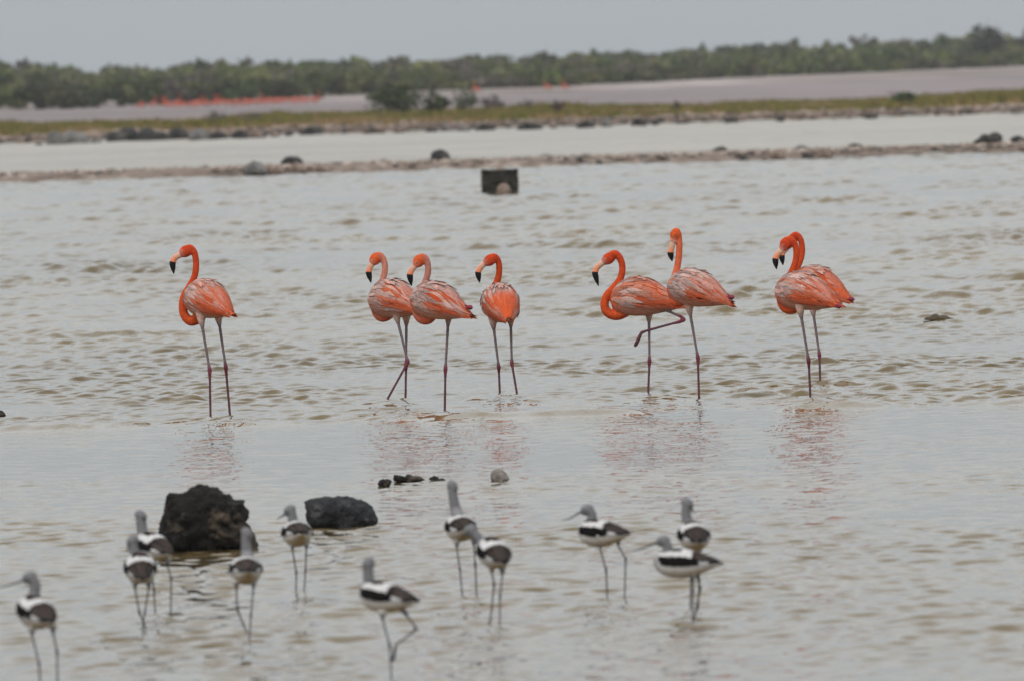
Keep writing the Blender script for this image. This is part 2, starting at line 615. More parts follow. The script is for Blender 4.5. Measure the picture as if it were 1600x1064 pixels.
BANK_Y, BANK_TOP = 300.0, 0.17
bank('gravel_bank', BANK_Y - 1.2, BANK_Y + 5.5, BANK_TOP, M_GRAVEL, 22, 31, xr=60, nx=900, rough=0.02, wob=0.8)
SHORE_Y, SHORE_TOP = 447.0, 0.16
bank('shore', SHORE_Y - 4, 562, SHORE_TOP, M_SHORE, 44, 41, xr=90, nx=460, rough=0.03, wob=2.5)

# ------------------------------------------------------------------ rocks
def outline_rock(name, outline, D, depth, mat, label, cat='rock', group=None, sub=(64, 40), rough=0.06, seed=1, below=0.12, drop=None, facet=0.5, flat=False):
    """a boulder whose silhouette follows outline pixels and that has its own depth and rough faces"""
    pts = np.array([P(x, y, D) for x, y in outline])
    if drop is not None:
        pts[:, 2] += drop
    base = pts[:, 2].min()
    cx, cz = (pts[:, 0].min() + pts[:, 0].max()) / 2, base + 0.38 * (pts[:, 2].max() - base)
    ang = np.arctan2(pts[:, 2] - cz, pts[:, 0] - cx)
    rad = np.hypot(pts[:, 0] - cx, pts[:, 2] - cz)
    o = np.argsort(ang)
    ang, rad = ang[o], rad[o]
    ang = np.concatenate([ang[-1:] - 2 * np.pi, ang, ang[:1] + 2 * np.pi])
    rad = np.concatenate([rad[-1:], rad, rad[:1]])
    size = rad.max()
    nu, nv = sub
    off = Vector((seed * 13.7, seed * 5.1, seed * 3.3))
    v, f = [], []
    for i in range(nv + 1):
        th = math.pi * i / nv                 # from front pole (towards the camera) to back pole
        for j in range(nu):
            ph = 2 * math.pi * j / nu
            s = math.sin(th) ** 0.62
            r = np.interp((ph + np.pi) % (2 * np.pi) - np.pi, ang, rad) * s
            y = -math.copysign(abs(math.cos(th)) ** 0.75, math.cos(th)) * depth
            p = Vector((r * math.cos(ph), y, r * math.sin(ph)))
            q = p / size * 2.2 + off
            cell = mnoise.voronoi(q * 1.2)[0]
            k = (cell[1] - cell[0]) * facet * 1.3 - facet * 0.45
            k += 0.9 * (mnoise.turbulence(q * 1.7, 5, True) - 0.45)
            d = p.normalized() if p.length > 1e-6 else Vector((0, -1, 0))
            p = p + d * k * rough * size * 2
            v.append((cx + p.x, D + depth * 0.6 + p.y, max(cz + p.z, base - below)))
    for i in range(nv):
        for j in range(nu):
            j2 = (j + 1) % nu
            f.append((i * nu + j, i * nu + j2, (i + 1) * nu + j2, (i + 1) * nu + j))
    me = bpy.data.meshes.new(name)
    me.from_pydata(v, [], f)
    if not flat:
        me.shade_smooth()
    return put(name, me, (cx, D + depth * 0.6, base), mat, label=label, cat=cat, group=group)

def zpt(ox, oy, s, pts):
    return [(ox + x / s, oy + y / s) for x, y in pts]

dA = ground(320, 859)[1]
outline_rock('boulder', zpt(240, 740, 3.94, [(40, 475), (35, 330), (60, 240), (85, 140), (180, 118), (240, 92), (370, 82), (430, 125), (480, 155), (548, 180), (572, 250), (560, 300), (596, 330), (615, 400), (630, 475), (430, 480), (200, 480)]),
             dA, 0.24, M_ROCK_DARK, 'large jagged near-black boulder with brown patches rising from the water', seed=3, rough=0.075, sub=(130, 80))
dB = ground(535, 822)[1]
outline_rock('boulder', zpt(240, 740, 3.94, [(935, 230), (928, 180), (985, 158), (1100, 150), (1170, 143), (1250, 165), (1330, 190), (1365, 260), (1380, 300), (1340, 335), (1100, 340), (960, 320)]),
             dB, 0.2, M_ROCK_GREY, 'low flat-topped dark grey boulder beside the larger black one', seed=8, rough=0.05, sub=(110, 60))
dC = ground(781, 751)[1]
outline_rock('small_rock', [(768, 751), (769, 735), (777, 733), (784, 734), (792, 742), (796, 749), (790, 753)],
             dC, 0.06, M_ROCK_PALE, 'small pale grey pointed stone alone in the calm water', seed=12, rough=0.03, sub=(36, 22), below=0.05)
dE = ground(650, 752)[1]
outline_rock('reef_rock', [(614, 751), (616, 741), (622, 742), (632, 745), (645, 744), (658, 746), (664, 750), (650, 753), (630, 753)],
             dE, 0.09, M_ROCK_DARK, 'low ragged dark rock barely breaking the surface before the small pale stone', seed=15, rough=0.05, sub=(60, 24), below=0.05, group=None)
outline_rock('reef_rock', [(669, 752), (672, 746), (680, 744), (686, 748), (694, 748), (699, 753), (685, 755)],
             dE + 0.3, 0.05, M_ROCK_DARK, 'tiny ragged dark rock awash at the end of the low reef rock', seed=16, rough=0.09, sub=(40, 18), below=0.05)
outline_rock('reef_rock', [(590, 757), (593, 750), (602, 749), (612, 751), (610, 757), (600, 760)],
             ground(600, 759)[1], 0.05, M_ROCK_DARK, 'tiny dark rock awash just before the low reef rock', seed=18, rough=0.09, sub=(40, 18), below=0.05)
outline_rock('small_rock', [(-14, 650), (-12, 643), (-2, 641), (6, 644), (9, 649), (0, 651)],
             ground(0, 650)[1], 0.06, M_ROCK_DARK, 'small black stone in the choppy water a few paces from the lone flamingo', seed=21, rough=0.04, sub=(36, 20), below=0.05)
outline_rock('floating_debris', [(1443, 502), (1455, 498), (1470, 498), (1485, 499), (1494, 502), (1480, 504), (1458, 504)],
             ground(1468, 503)[1], 0.35, M_DEBRIS, 'thin brown floating mat in the open water near the overlapping pair of flamingos', cat='debris', seed=23, rough=0.02, sub=(40, 16), below=0.05, drop=0.012)

# old concrete block with a worn face, and the stone lying against it
def concrete_block():
    D = ground(781, 301)[1]
    a, b_, c_ = P(753, 301, D), P(810, 301, D), P(781, 266, D)
    w, h = b_[0] - a[0], c_[2] + 0.0
    root = anchor('concrete_block', ((a[0] + b_[0]) / 2, D, 0.0), 'weathered dark square concrete block standing alone in the water', 'concrete block')
    nx_, nz_, ny_ = 26, 18, 16
    v, f = [], []
    def face(fn, n1, n2, flip):
        s = len(v)
        for i in range(n1 + 1):
            for j in range(n2 + 1):
                p = Vector(fn(i / n1, j / n2))
                e = Vector((1 - abs(p.x) / (w / 2), 1 - abs(p.y) / 0.35, 0))
                q = p * 3.1
                k = mnoise.turbulence(q, 5, True) - 0.4
                dent = max(0, 1 - ((p.x - 0.06) / 0.2) ** 2 - ((p.z - 0.04) / 0.2) ** 2) if p.y < -0.2 else 0
                p += Vector((p.x * 0.06 * k, p.y * 0.1 * k + 0.05 * dent, 0.03 * k * (p.z > 0.3)))
                v.append(p)
        for i in range(n1):
            for j in range(n2):
                q4 = (s + i * (n2 + 1) + j, s + (i + 1) * (n2 + 1) + j, s + (i + 1) * (n2 + 1) + j + 1, s + i * (n2 + 1) + j + 1)
                f.append(q4[::-1] if flip else q4)
    z0 = -0.25
    H = h - z0
    face(lambda a, b: (w * (a - .5), -.35, z0 + H * b), nx_, nz_, False)
    face(lambda a, b: (w * (a - .5), .35, z0 + H * b), nx_, nz_, True)
    face(lambda a, b: (-w / 2, -.35 + .7 * a, z0 + H * b), ny_, nz_, True)
    face(lambda a, b: (w / 2, -.35 + .7 * a, z0 + H * b), ny_, nz_, False)
    face(lambda a, b: (w * (a - .5), -.35 + .7 * b, h), nx_, ny_, False)
    me = bpy.data.meshes.new('block')
    me.from_pydata([tuple(q) for q in v], [], f)
    o = link('block_body', me, M_CONCRETE)
    o.parent = root
    me.shade_smooth()
concrete_block()
outline_rock('small_rock', [(776, 301), (779, 291), (785, 287), (792, 288), (797, 295), (798, 301)], ground(786, 301)[1] - 0.75, 0.16, M_STONE_C,
             'brown stone lying against the foot of the concrete block', seed=31, rough=0.04, sub=(36, 20))

# stones on the two banks: photo boxes (x0, x1, top, base, tone)
BANK_STONES = [(380, 418, 254, 271, 1), (437, 478, 246, 260, 0), (419, 448, 259, 271, 2), (448, 482, 258, 269, 2), (484, 520, 259, 269, 2), (589, 611, 249, 257, 1),
               (815, 828, 245, 255, 0), (928, 942, 251, 259, 0), (973, 1008, 249, 258, 2), (1109, 1139, 230, 239, 0), (1155, 1167, 243, 251, 0),
               (1205, 1228, 234, 248, 2), (1236, 1272, 229, 242, 1), (1252, 1269, 238, 247, 0), (1278, 1300, 231, 246, 2), (1320, 1354, 225, 235, 0), (1578, 1604, 213, 222, 0), (1592, 1606, 224, 236, 2)]
SHORE_STONES = [(72, 100, 206, 230, 1), (51, 68, 224, 233, 0), (140, 161, 217, 229, 1), (294, 330, 202, 220, 1), (325, 360, 207, 219, 0),
                (360, 390, 203, 217, 0), (390, 412, 201, 216, 2), (400, 417, 206, 215, 0), (422, 436, 205, 214, 2), (446, 457, 204, 213, 0), (467, 505, 200, 212, 0),
                (567, 602, 195, 208, 2), (615, 632, 198, 207, 2), (665, 685, 197, 206, 0), (687, 710, 196, 205, 1), (712, 735, 196, 205, 1), (742, 775, 195, 204, 0),
                (805, 850, 193, 202, 0), (859, 871, 191, 200, 2), (901, 930, 190, 200, 0), (940, 957, 185, 198, 1), (957, 980, 184, 194, 2), (985, 1012, 185, 197, 0),
                (1019, 1029, 187, 196, 0), (1055, 1072, 185, 193, 0), (1132, 1155, 183, 191, 0), (1215, 1226, 181, 190, 0), (1307, 1325, 172, 181, 1), (1352, 1372, 175, 185, 0),
                (1460, 1470, 172, 181, 0), (1510, 1527, 171, 179, 0), (1565, 1575, 169, 177, 0), (1579, 1602, 167, 176, 0)]

def size_word(x0, x1, yt, yb, D):
    w, h = (x1 - x0) / PXM(D), (yb - yt) / PXM(D)
    if w > 3.2 * h:
        return 'flat low'
    if w > 0.62:
        return 'broad'
    return 'upright' if h > 0.75 * w else 'small'

def stone_outline(x0, x1, yt, yb, r):
    w, h = x1 - x0, yb - yt
    return [(x0, yb), (x0 + w * r.uniform(.02, .1), yb - h * r.uniform(.3, .6)), (x0 + w * r.uniform(.2, .35), yb - h * r.uniform(.75, 1)),
            (x0 + w * r.uniform(.45, .65), yt), (x0 + w * r.uniform(.72, .85), yb - h * r.uniform(.6, .95)), (x0 + w * r.uniform(.92, 1), yb - h * r.uniform(.25, .5)), (x1, yb), ((x0 + x1) / 2, yb + 1)]

rr = random.Random(5)
TONES = [M_STONE_A, M_STONE_B, M_STONE_C]
TN = ['dark', 'pale grey', 'tan']
for k, (x0, x1, yt, yb, tone) in enumerate(BANK_STONES):
    D = min(max(ground((x0 + x1) / 2, yb, 0.06)[1], 299.6), 304.5)
    outline_rock('stone', stone_outline(x0, x1, yt, yb, rr), D, 0.18 + 0.3 * (x1 - x0) / PXM(D), TONES[tone],
                 f'{size_word(x0, x1, yt, yb, D)} {TN[tone]} stone lying on the narrow gravel bank across the water', 'stone', f'{size_word(x0, x1, yt, yb, D)} {TN[tone]} stones on the gravel bank', sub=(30, 18), rough=0.11, seed=40 + k, below=0.25, flat=True)
for k, (x0, x1, yt, yb, tone) in enumerate(SHORE_STONES):
    D = min(max(ground((x0 + x1) / 2, yb, 0.03)[1], 440), 472)
    outline_rock('stone', stone_outline(x0, x1, yt, yb, rr), D, 0.2 + 0.3 * (x1 - x0) / PXM(D), TONES[tone],
                 f'{size_word(x0, x1, yt, yb, D)} {TN[tone]} stone at the waterline of the grassy bank', 'stone', f'{size_word(x0, x1, yt, yb, D)} {TN[tone]} stones along the grassy bank', sub=(30, 18), rough=0.11, seed=90 + k, below=0.25, flat=True)
outline_rock('boulder', [(95, 230), (98, 212), (106, 205), (120, 207), (133, 212), (140, 222), (139, 230), (118, 232)], 440, 0.7, M_STONE_B,
             'big rounded grey boulder at the waterline of the grassy bank', seed=150, rough=0.05, sub=(48, 28), below=0.25)
outline_rock('rock_slab', [(165, 224), (168, 208), (185, 205), (215, 207), (245, 206), (262, 208), (266, 222), (240, 225), (200, 226)], 444, 0.7, M_STONE_A,
             'long dark rock slab at the waterline of the grassy bank', seed=151, rough=0.035, sub=(60, 24), below=0.25)
outline_rock('boulder', [(263, 221), (266, 204), (275, 200), (287, 202), (294, 212), (295, 220), (280, 222)], 446, 0.6, M_STONE_A,
             'dark rounded boulder at the end of the long rock slab', seed=152, rough=0.05, sub=(40, 24), below=0.25)
outline_rock('boulder', [(674, 250), (674, 239), (682, 236), (696, 237), (702, 243), (704, 250), (690, 252)], 303, 0.25, M_STONE_A,
             'black angular boulder standing up alone on the gravel bank', seed=153, rough=0.05, sub=(40, 24), below=0.25)
outline_rock('rock_slab', [(1520, 223), (1530, 217), (1545, 212), (1560, 208), (1566, 212), (1567, 221), (1545, 224)], 303, 0.3, M_STONE_A,
             'tilted dark rock slab with a pointed end on the gravel bank', seed=154, rough=0.03, sub=(44, 22), below=0.25)

# loose rubble on both banks: nobody could count it
def rubble(name, n, x_r, y0, y1, zfun, s0, s1, cols, label, seed):
    r = np.random.default_rng(seed)
    b = Buf()
    base = np.array([(0, 0, 1), (1, 0, 0), (0, 1, 0), (-1, 0, 0), (0, -1, 0), (0, 0, -.6)], float)
    fc = [(0, 1, 2), (0, 2, 3), (0, 3, 4), (0, 4, 1), (5, 2, 1), (5, 3, 2), (5, 4, 3), (5, 1, 4)]
    for i in range(n):
        s = s0 + (s1 - s0) * r.random() ** 2.5
        x, y = r.uniform(-x_r, x_r), r.uniform(y0, y1)
        v = base * r.uniform(.6, 1.2, (6, 3)) * [s * 1.3, s * 1.2, s * .7]
        b.add(v + [x, y, zfun(y) + 0.1 * s], fc, np.array(cols[r.integers(len(cols))]) * r.uniform(.7, 1.2))
    me = b.mesh(name, smooth=False)
    return link(name, me, tint_mat(name + ' tint', 0.9, 0.25, 6, 0.15), kind='stuff', label=label, cat='gravel')
STC = [(.30, .25, .21), (.22, .17, .14), (.15, .12, .10), (.36, .30, .26), (.09, .08, .075)]
rubble('gravel', 4200, 17, BANK_Y - 0.3, BANK_Y + 4, lambda y: BANK_TOP - 0.02, 0.03, 0.11, STC, 'loose coral gravel heaped along the narrow bank', 61)
rubble('shore_rubble', 5200, 26, SHORE_Y - 1, SHORE_Y + 22, lambda y: SHORE_TOP - 0.04, 0.05, 0.22, [(.16, .12, .098), (.12, .088, .07), (.08, .062, .05), (.20, .155, .13), (.05, .044, .04)], 'loose pinkish rubble at the edge of the grassy bank', 62)

# ------------------------------------------------------------------ vegetation
def leaf_quads(b, centres, size, cols, r, flatten=0.8):
    n = len(centres)
    a = r.normal(size=(n, 3))
    a /= np.linalg.norm(a, axis=1)[:, None]
    c = np.cross(a, r.normal(size=(n, 3)))
    c /= np.linalg.norm(c, axis=1)[:, None]
    s = (size * r.uniform(.6, 1.4, n))[:, None]
    a, c = a * s, c * s * 0.6
    v = np.stack([centres - a, centres - c * .9, centres + a, centres + c], 1).reshape(-1, 3)
    f = [(4 * i, 4 * i + 1, 4 * i + 2, 4 * i + 3) for i in range(n)]
    b.add(v, f, np.repeat(cols, 4, axis=0))

def crown_points(n, c, rx, ry, rz, r, clumps=14):
    """leaf positions gathered in uneven clumps inside an ellipsoid"""
    cl = r.normal(size=(clumps, 3))
    cl /= np.linalg.norm(cl, axis=1)[:, None]
    cl *= r.uniform(.35, .85, (clumps, 1))
    idx = r.integers(0, clumps, n)
    rad = r.uniform(.18, .42, clumps)
    q = r.normal(size=(n, 3))
    q /= np.linalg.norm(q, axis=1)[:, None]
    q *= (r.random((n, 1)) ** 0.4)
    p = cl[idx] + q * rad[idx][:, None]
    return p * [rx, ry, rz] + c, idx

GREENS = np.array([(.085, .11, .032), (.105, .125, .038), (.06, .085, .03), (.125, .13, .045), (.09, .09, .046), (.055, .07, .03), (.11, .108, .055)])

def skyline(x):
    """height of the scrub's skyline read from the photo, metres, at a photo column"""
    px = [-400, 0, 40, 75, 100, 200, 400, 600, 800, 900, 1100, 1200, 1300, 1450, 1600, 2000]
    up = [14, 16, 18, 20, 12, 8, 7, 6, 4, 6, 8, 12, 12, 14, 16, 18]
    return np.interp(x, px, up)

def woodland():
    r = np.random.default_rng(77)
    b = Buf()
    for i in range(1700):
        wide = i >= 1150
        depth = r.random() ** 0.8 if i > 280 else 0.0
        px = r.uniform(-500, 2100) if not wide else r.choice([r.uniform(-3200, -500), r.uniform(2100, 4200)])
        edge_px = np.interp(px, [0, 400, 600, 900, 1200, 1600], [65, 66, 60, 58, 53, 48.5])
        D0 = FPX * CAM_H / edge_px
        D = D0 + (18 + depth * 330 if i > 280 else r.uniform(0, 16))
        x = (px - 800) / FPX * D
        zg = 0.15 + 0.5 * min(1, depth)
        top = CAM_H + skyline(px) / PXM(D)
        hmax = top - zg
        h = hmax * (0.45 + 0.5 * depth) * r.uniform(.72, 1.04)
        if depth > .6 and r.random() < .12:
            h *= 1.10
        rx = r.uniform(1.1, 2.7) * (0.8 + .3 * depth)
        col = GREENS[r.integers(len(GREENS))] * r.uniform(.65, 1.2)
        if i <= 280:
            h *= 1.25 if px < 620 else .85
            col = col * (.7 if px < 620 else .85)
        if r.random() < .12:
            col = np.array([.10, .085, .07]) * r.uniform(.7, 1.2)
        n = 120 if not wide else 60
        pts, idx = crown_points(n, np.array([x, D, zg + h * .52]), rx, rx, h * .52, r, 9)
        pts[:, 2] = np.maximum(pts[:, 2], zg + .02)
        shade = r.uniform(.7, 1.3, 9)[idx][:, None]
        leaf_quads(b, pts, 0.36 if not wide else 0.6, np.clip(col * shade * r.uniform(.85, 1.15, (n, 1)), 0, .3), r)
    return link('scrub_woodland', b.mesh('scrub_woodland', False), M_LEAF, kind='stuff', label='distant band of olive-green dry scrub woodland', cat='woodland')
woodland()

def bush(name, label, cat, x0, x1, yt, yb, D, z0, col, n, leaf, seed, group=None, clumps=16, stems=6, bark=(.05, .042, .035), fill=1.0):
    """a shrub or tree: branching stems and a clumpy crown; size and place from its photo box and its distance"""
    r = np.random.default_rng(seed)
    a, c_ = P(x0, yb, D), P(x1, yb, D)
    top = P((x0 + x1) / 2, yt, D)[2]
    cx, w = (a[0] + c_[0]) / 2, c_[0] - a[0]
    h = top - z0
    root = anchor(name, (cx, D, z0), label, cat, group)
    tb = Buf()
    for s in range(stems):
        th = r.uniform(0, 6.28)
        rr_ = r.uniform(.25, .8)
        e = np.array([cx + math.cos(th) * w / 2 * rr_, D + math.sin(th) * w / 3 * rr_, z0 + h * r.uniform(.55, .9)])
        s0 = np.array([cx + math.cos(th) * w * .06, D + math.sin(th) * .1, z0 - .08])
        mid = (s0 + e) / 2 + np.array([r.normal(0, w * .05), 0, h * .06])
        tb.tube([s0, mid, e], [.035 + .02 * h / 2, .025, .01], bark, n=6, seg=7)
        for q in range(3):
            u = r.uniform(.4, .9)
            p0 = s0 * (1 - u) + e * u
            p1 = p0 + np.array([r.normal(0, w * .14), r.normal(0, w * .1), abs(r.normal(0, h * .18))])
            tb.tube([p0, (p0 + p1) / 2 + [0, 0, .02], p1], [.016, .012, .006], bark, n=5, seg=5)
    tm = tb.mesh('trunk')
    o = put('trunk', tm, root.location, M_BARK)
    o.location = (0, 0, 0)
    o.parent = root
    if n:
        cb = Buf()
        pts, idx = crown_points(n, np.array([cx, D, z0 + h * .5]), w * .52, max(w * .36, .5), h * .52 * fill, r, clumps)
        pts[:, 2] = np.maximum(pts[:, 2], z0 + .02)
        shade = r.uniform(.65, 1.35, clumps)[idx][:, None]
        leaf_quads(cb, pts, leaf, np.clip(np.array(col) * shade * r.uniform(.8, 1.2, (n, 1)), 0, .4), r)
        o = put('crown', cb.mesh('crown', False), root.location, M_LEAF)
        o.location = (0, 0, 0)
        o.parent = root
    return root

DK = (.022, .028, .013)
bush('dense_bush', 'dark dense bush at the far shore beside the scrub woodland edge', 'bush', -70, 47, 112, 168, 838, 0.0, DK, 900, .16, 1, clumps=26)
bush('dense_bush', 'small dark bush between two larger dark ones on the far shore', 'bush', 52, 100, 133, 164, 836, 0.0, DK, 420, .14, 2)
bush('dense_bush', 'wide low dark dome-shaped bush behind the distant flamingo flock', 'bush', 135, 325, 122, 160, 845, 0.0, (.04, .055, .022), 1300, .16, 3, clumps=34)
bush('dense_bush', 'low dark bush above the end of the distant flamingo flock', 'bush', 405, 508, 125, 156, 850, 0.0, (.045, .055, .025), 600, .15, 4, clumps=20)
bush('dense_bush', 'small dark bush on the far shore behind the mangrove', 'bush', 525, 592, 123, 146, 870, 0.1, (.045, .055, .025), 420, .15, 5)
bush('mangrove_bush', 'large dark green mangrove bush on the grassy bank', 'bush', 568, 668, 124, 180, 545, 0.1, (.045, .065, .02), 1700, .075, 6, clumps=30, stems=9)
bush('mangrove_bush', 'low mangrove bush growing against the side of the large one', 'bush', 655, 715, 142, 179, 546, 0.1, (.045, .06, .022), 700, .07, 7, clumps=16)
bush('leggy_shrub', 'thin leggy shrub with gaps between its leaves next to the mangroves', 'shrub', 703, 752, 137, 178, 547, 0.1, (.055, .075, .028), 420, .06, 8, clumps=12, stems=8)
bush('leggy_shrub', 'sparse shrub with bare stems standing between two leggy shrubs', 'shrub', 745, 798, 146, 177, 548, 0.1, (.06, .07, .035), 260, .055, 9, clumps=10, stems=9)
bush('leggy_shrub', 'sparsest shrub at the end of the mangrove row', 'shrub', 795, 846, 153, 177, 549, 0.1, (.06, .07, .035), 200, .05, 10, clumps=9, stems=8)
bush('dry_shrub', 'reddish brown dry shrub on the grassy bank', 'shrub', 860, 884, 153, 178, 500, 0.1, (.10, .06, .045), 260, .05, 11, stems=8, clumps=8)
bush('dry_shrub', 'small dark tuft of a shrub alone on the grassy bank', 'shrub', 1048, 1070, 159, 176, 500, 0.1, (.04, .045, .03), 240, .05, 12, stems=5, clumps=8)
bush('green_shrub', 'bright green leafy shrub on the grassy bank', 'shrub', 1384, 1436, 139, 173, 496, 0.12, (.07, .115, .03), 1100, .06, 13, stems=8, clumps=16)
bush('twiggy_shrub', 'grey leafless twiggy shrub on the grassy bank above the small stones', 'shrub', 318, 358, 171, 196, 505, 0.12, (.09, .08, .07), 160, .04, 14, 'grey twiggy shrubs', stems=12, clumps=8, bark=(.12, .10, .09))
bush('twiggy_shrub', 'grey leafless twiggy shrub on the grassy bank above the small stones', 'shrub', 366, 418, 171, 195, 505, 0.12, (.09, .08, .07), 180, .04, 15, 'grey twiggy shrubs', stems=13, clumps=8, bark=(.12, .10, .09))
bush('skyline_tree', 'dark broad-crowned tree rising above the distant scrub skyline', 'tree', 1508, 1578, 34, 75, 1190, 0.8, (.05, .055, .04), 900, .22, 16, clumps=22)
bush('skyline_tree', 'dark tree above the scrub skyline next to the broad-crowned one', 'tree', 1588, 1650, 38, 72, 1195, 0.8, (.05, .055, .04), 700, .22, 17, clumps=20)

def grass():
    r = np.random.default_rng(91)
    b = Buf()
    n = 24000
    V, C = [], []
    px = r.uniform(-1200, 2800, n)
    D = 476 + 84 * r.random(n) ** 0.8
    x = (px - 800) / FPX * D
    patch = soft_noise(x, D, 9.0, 30.0, 55)
    keep = patch > -0.9
    hmul = np.interp(px, [0, 80, 200, 400, 600, 900, 1150, 1300, 1450, 1600], [1.5, .8, .75, 1.1, 1.2, 1.1, .7, .55, 1.2, 1.5])
    for i in range(n):
        if not keep[i]:
            continue
        h = 0.20 * hmul[i] * r.uniform(.6, 1.35) * (1 + .22 * patch[i])
        tone = np.array([(.15, .14, .022), (.115, .12, .02), (.17, .13, .04), (.20, .145, .06), (.09, .10, .02)][r.integers(5)]) * r.uniform(.8, 1.15)
        if patch[i] < -.3:
            tone = np.array([.24, .17, .08]) * r.uniform(.8, 1.1)
        for k in range(4):
            th = r.uniform(0, 6.28)
            dx, dy = math.cos(th) * .07, math.sin(th) * .07
            ox, oy = r.normal(0, .1, 2)
            lx, ly = r.normal(0, .07, 2)
            p = np.array([x[i] + ox, D[i] + oy, SHORE_TOP - .05])
            V.append(np.array([p - [dx, dy, 0], p + [dx, dy, 0], p + [lx, ly, h + .05]]))
            C.append(np.tile(tone, (3, 1)))
    v = np.vstack(V)
    b.add(v, [(3 * i, 3 * i + 1, 3 * i + 2) for i in range(len(V))], np.vstack(C))
    return link('grass', b.mesh('grass', False), M_GRASS, kind='stuff', label='yellow-green salt grass covering the low bank', cat='grass')
grass()

# ------------------------------------------------------------------ birds: body shell
class Shell:
    """a bird's egg-shaped body: axis, profile, and its surface as a function of (t along the axis, angle from the back)"""
    def __init__(s, C, alpha, pitch, L, prof, scale=(1, 1), roll=0.0):
        a, p = math.radians(alpha), math.radians(pitch)
        s.f = np.array([-math.cos(a) * math.cos(p), math.sin(a) * math.cos(p), math.sin(p)])
        s.s = np.array([math.sin(a), math.cos(a), 0.0])            # away from the camera for a bird facing left
        s.u = np.cross(s.f, s.s)
        if s.u[2] < 0:
            s.u = -s.u
        s.C, s.L, s.k = np.asarray(C, float), L, scale
        s.t, s.w, s.h, s.z = (np.array(q) for q in prof)
    def at(s, t, phi, off=0.0):
        t = np.asarray(t, float)
        w = np.interp(t, s.t, s.w) * s.k[0] + off
        h = np.interp(t, s.t, s.h) * s.k[1] + off
        z = np.interp(t, s.t, s.z) * s.k[1]
        return (s.C + np.multiply.outer(s.L * (0.5 - t), s.f) + np.multiply.outer(z, s.u)
                + np.multiply.outer(w * np.sin(phi), s.s) + np.multiply.outer(h * np.cos(phi), s.u))
    def build(s, b, colfun, nt=36, na=36):
        v, c, f = [], [], []
        uu = (1 - np.cos(np.linspace(0, np.pi, nt))) / 2
        sp = []
        for t in uu:
            for j in range(na):
                ph = 2 * math.pi * j / na
                pp = ph if ph <= math.pi else ph - 2 * math.pi
                v.append(s.at(t, pp))
                c.append(colfun(t, abs(pp), pp))
        for i in range(nt - 1):
            for j in range(na):
                j2 = (j + 1) % na
                f.append((i * na + j, i * na + j2, (i + 1) * na + j2, (i + 1) * na + j))
        v += [s.at(0.0, 0.0) * .5 + s.at(0.0, math.pi) * .5, s.at(1.0, 0.0) * .5 + s.at(1.0, math.pi) * .5]
        c += [colfun(0, 1, 1), colfun(1, 1, 1)]
        for j in range(na):
            j2 = (j + 1) % na
            f.append((nt * na, j2, j))
            f.append((nt * na + 1, (nt - 1) * na + j, (nt - 1) * na + j2))
        b.add(np.array(v), f, np.array(c))
    def feather(s, b, t0, ph0, length, width, drift, lift0, lift1, colfun, n=6, droop=0.0):
        """one overlapping feather that lies along the shell"""
        q = np.linspace(0, 1, n)
        tt = t0 + q * length / s.L
        pp = ph0 + drift * q
        ctr = s.at(tt, pp, lift0 + (lift1 - lift0) * q)
        ctr[:, 2] -= droop * q ** 2
        side = s.at(tt, pp + 0.05) - s.at(tt, pp - 0.05)
        side /= np.linalg.norm(side, axis=1)[:, None] + 1e-9
        out = ctr - s.at(tt, pp, -0.02)
        out /= np.linalg.norm(out, axis=1)[:, None] + 1e-9
        wd = width * np.interp(q, [0, .25, .6, .85, 1], [.55, .95, 1, .7, .12])[:, None]
        v = np.stack([ctr - side * wd, ctr + out * width * .13, ctr + side * wd], 1).reshape(-1, 3)
        c = []
        for i in range(n):
            e, m = colfun(q[i], tt[i], pp[i])
            c += [e, m, e]
        f = []
        for i in range(n - 1):
            for j in range(2):
                a = i * 3 + j
                f.append((a, a + 1, a + 4, a + 3))
        b.add(v, f, np.array(c))

FL_PROF = ([0, .03, .10, .22, .36, .50, .64, .76, .87, .95, 1.0],
           [.02, .062, .098, .128, .138, .134, .116, .088, .055, .032, .012],
           [.02, .070, .110, .138, .145, .136, .112, .082, .050, .026, .010],
           [-.025, -.022, -.012, .0, .004, .002, -.006, -.018, -.032, -.044, -.050])
AV_PROF = ([0, .04, .12, .25, .40, .55, .70, .82, .92, 1.0],
           [.008, .034, .054, .069, .073, .068, .052, .033, .018, .006],
           [.008, .034, .052, .062, .064, .057, .041, .025, .013, .005],
           [.004, .004, .002, .0, .0, .002, .006, .010, .013, .015])

V3 = lambda *a: np.array(a, float)
RED, ORANGE, CORAL = V3(.43, .042, .009), V3(.50, .075, .016), V3(.51, .14, .068)
PALE, GREYP, PINK = V3(.60, .46, .425), V3(.38, .32, .32), V3(.54, .24, .17)
LEG_T, HOCK, LEG_S, BLACK = V3(.15, .115, .125), V3(.13, .028, .045), V3(.10, .042, .055), V3(.005, .005, .006)

def mixc(a, b_, t):
    return a * (1 - t) + b_ * t

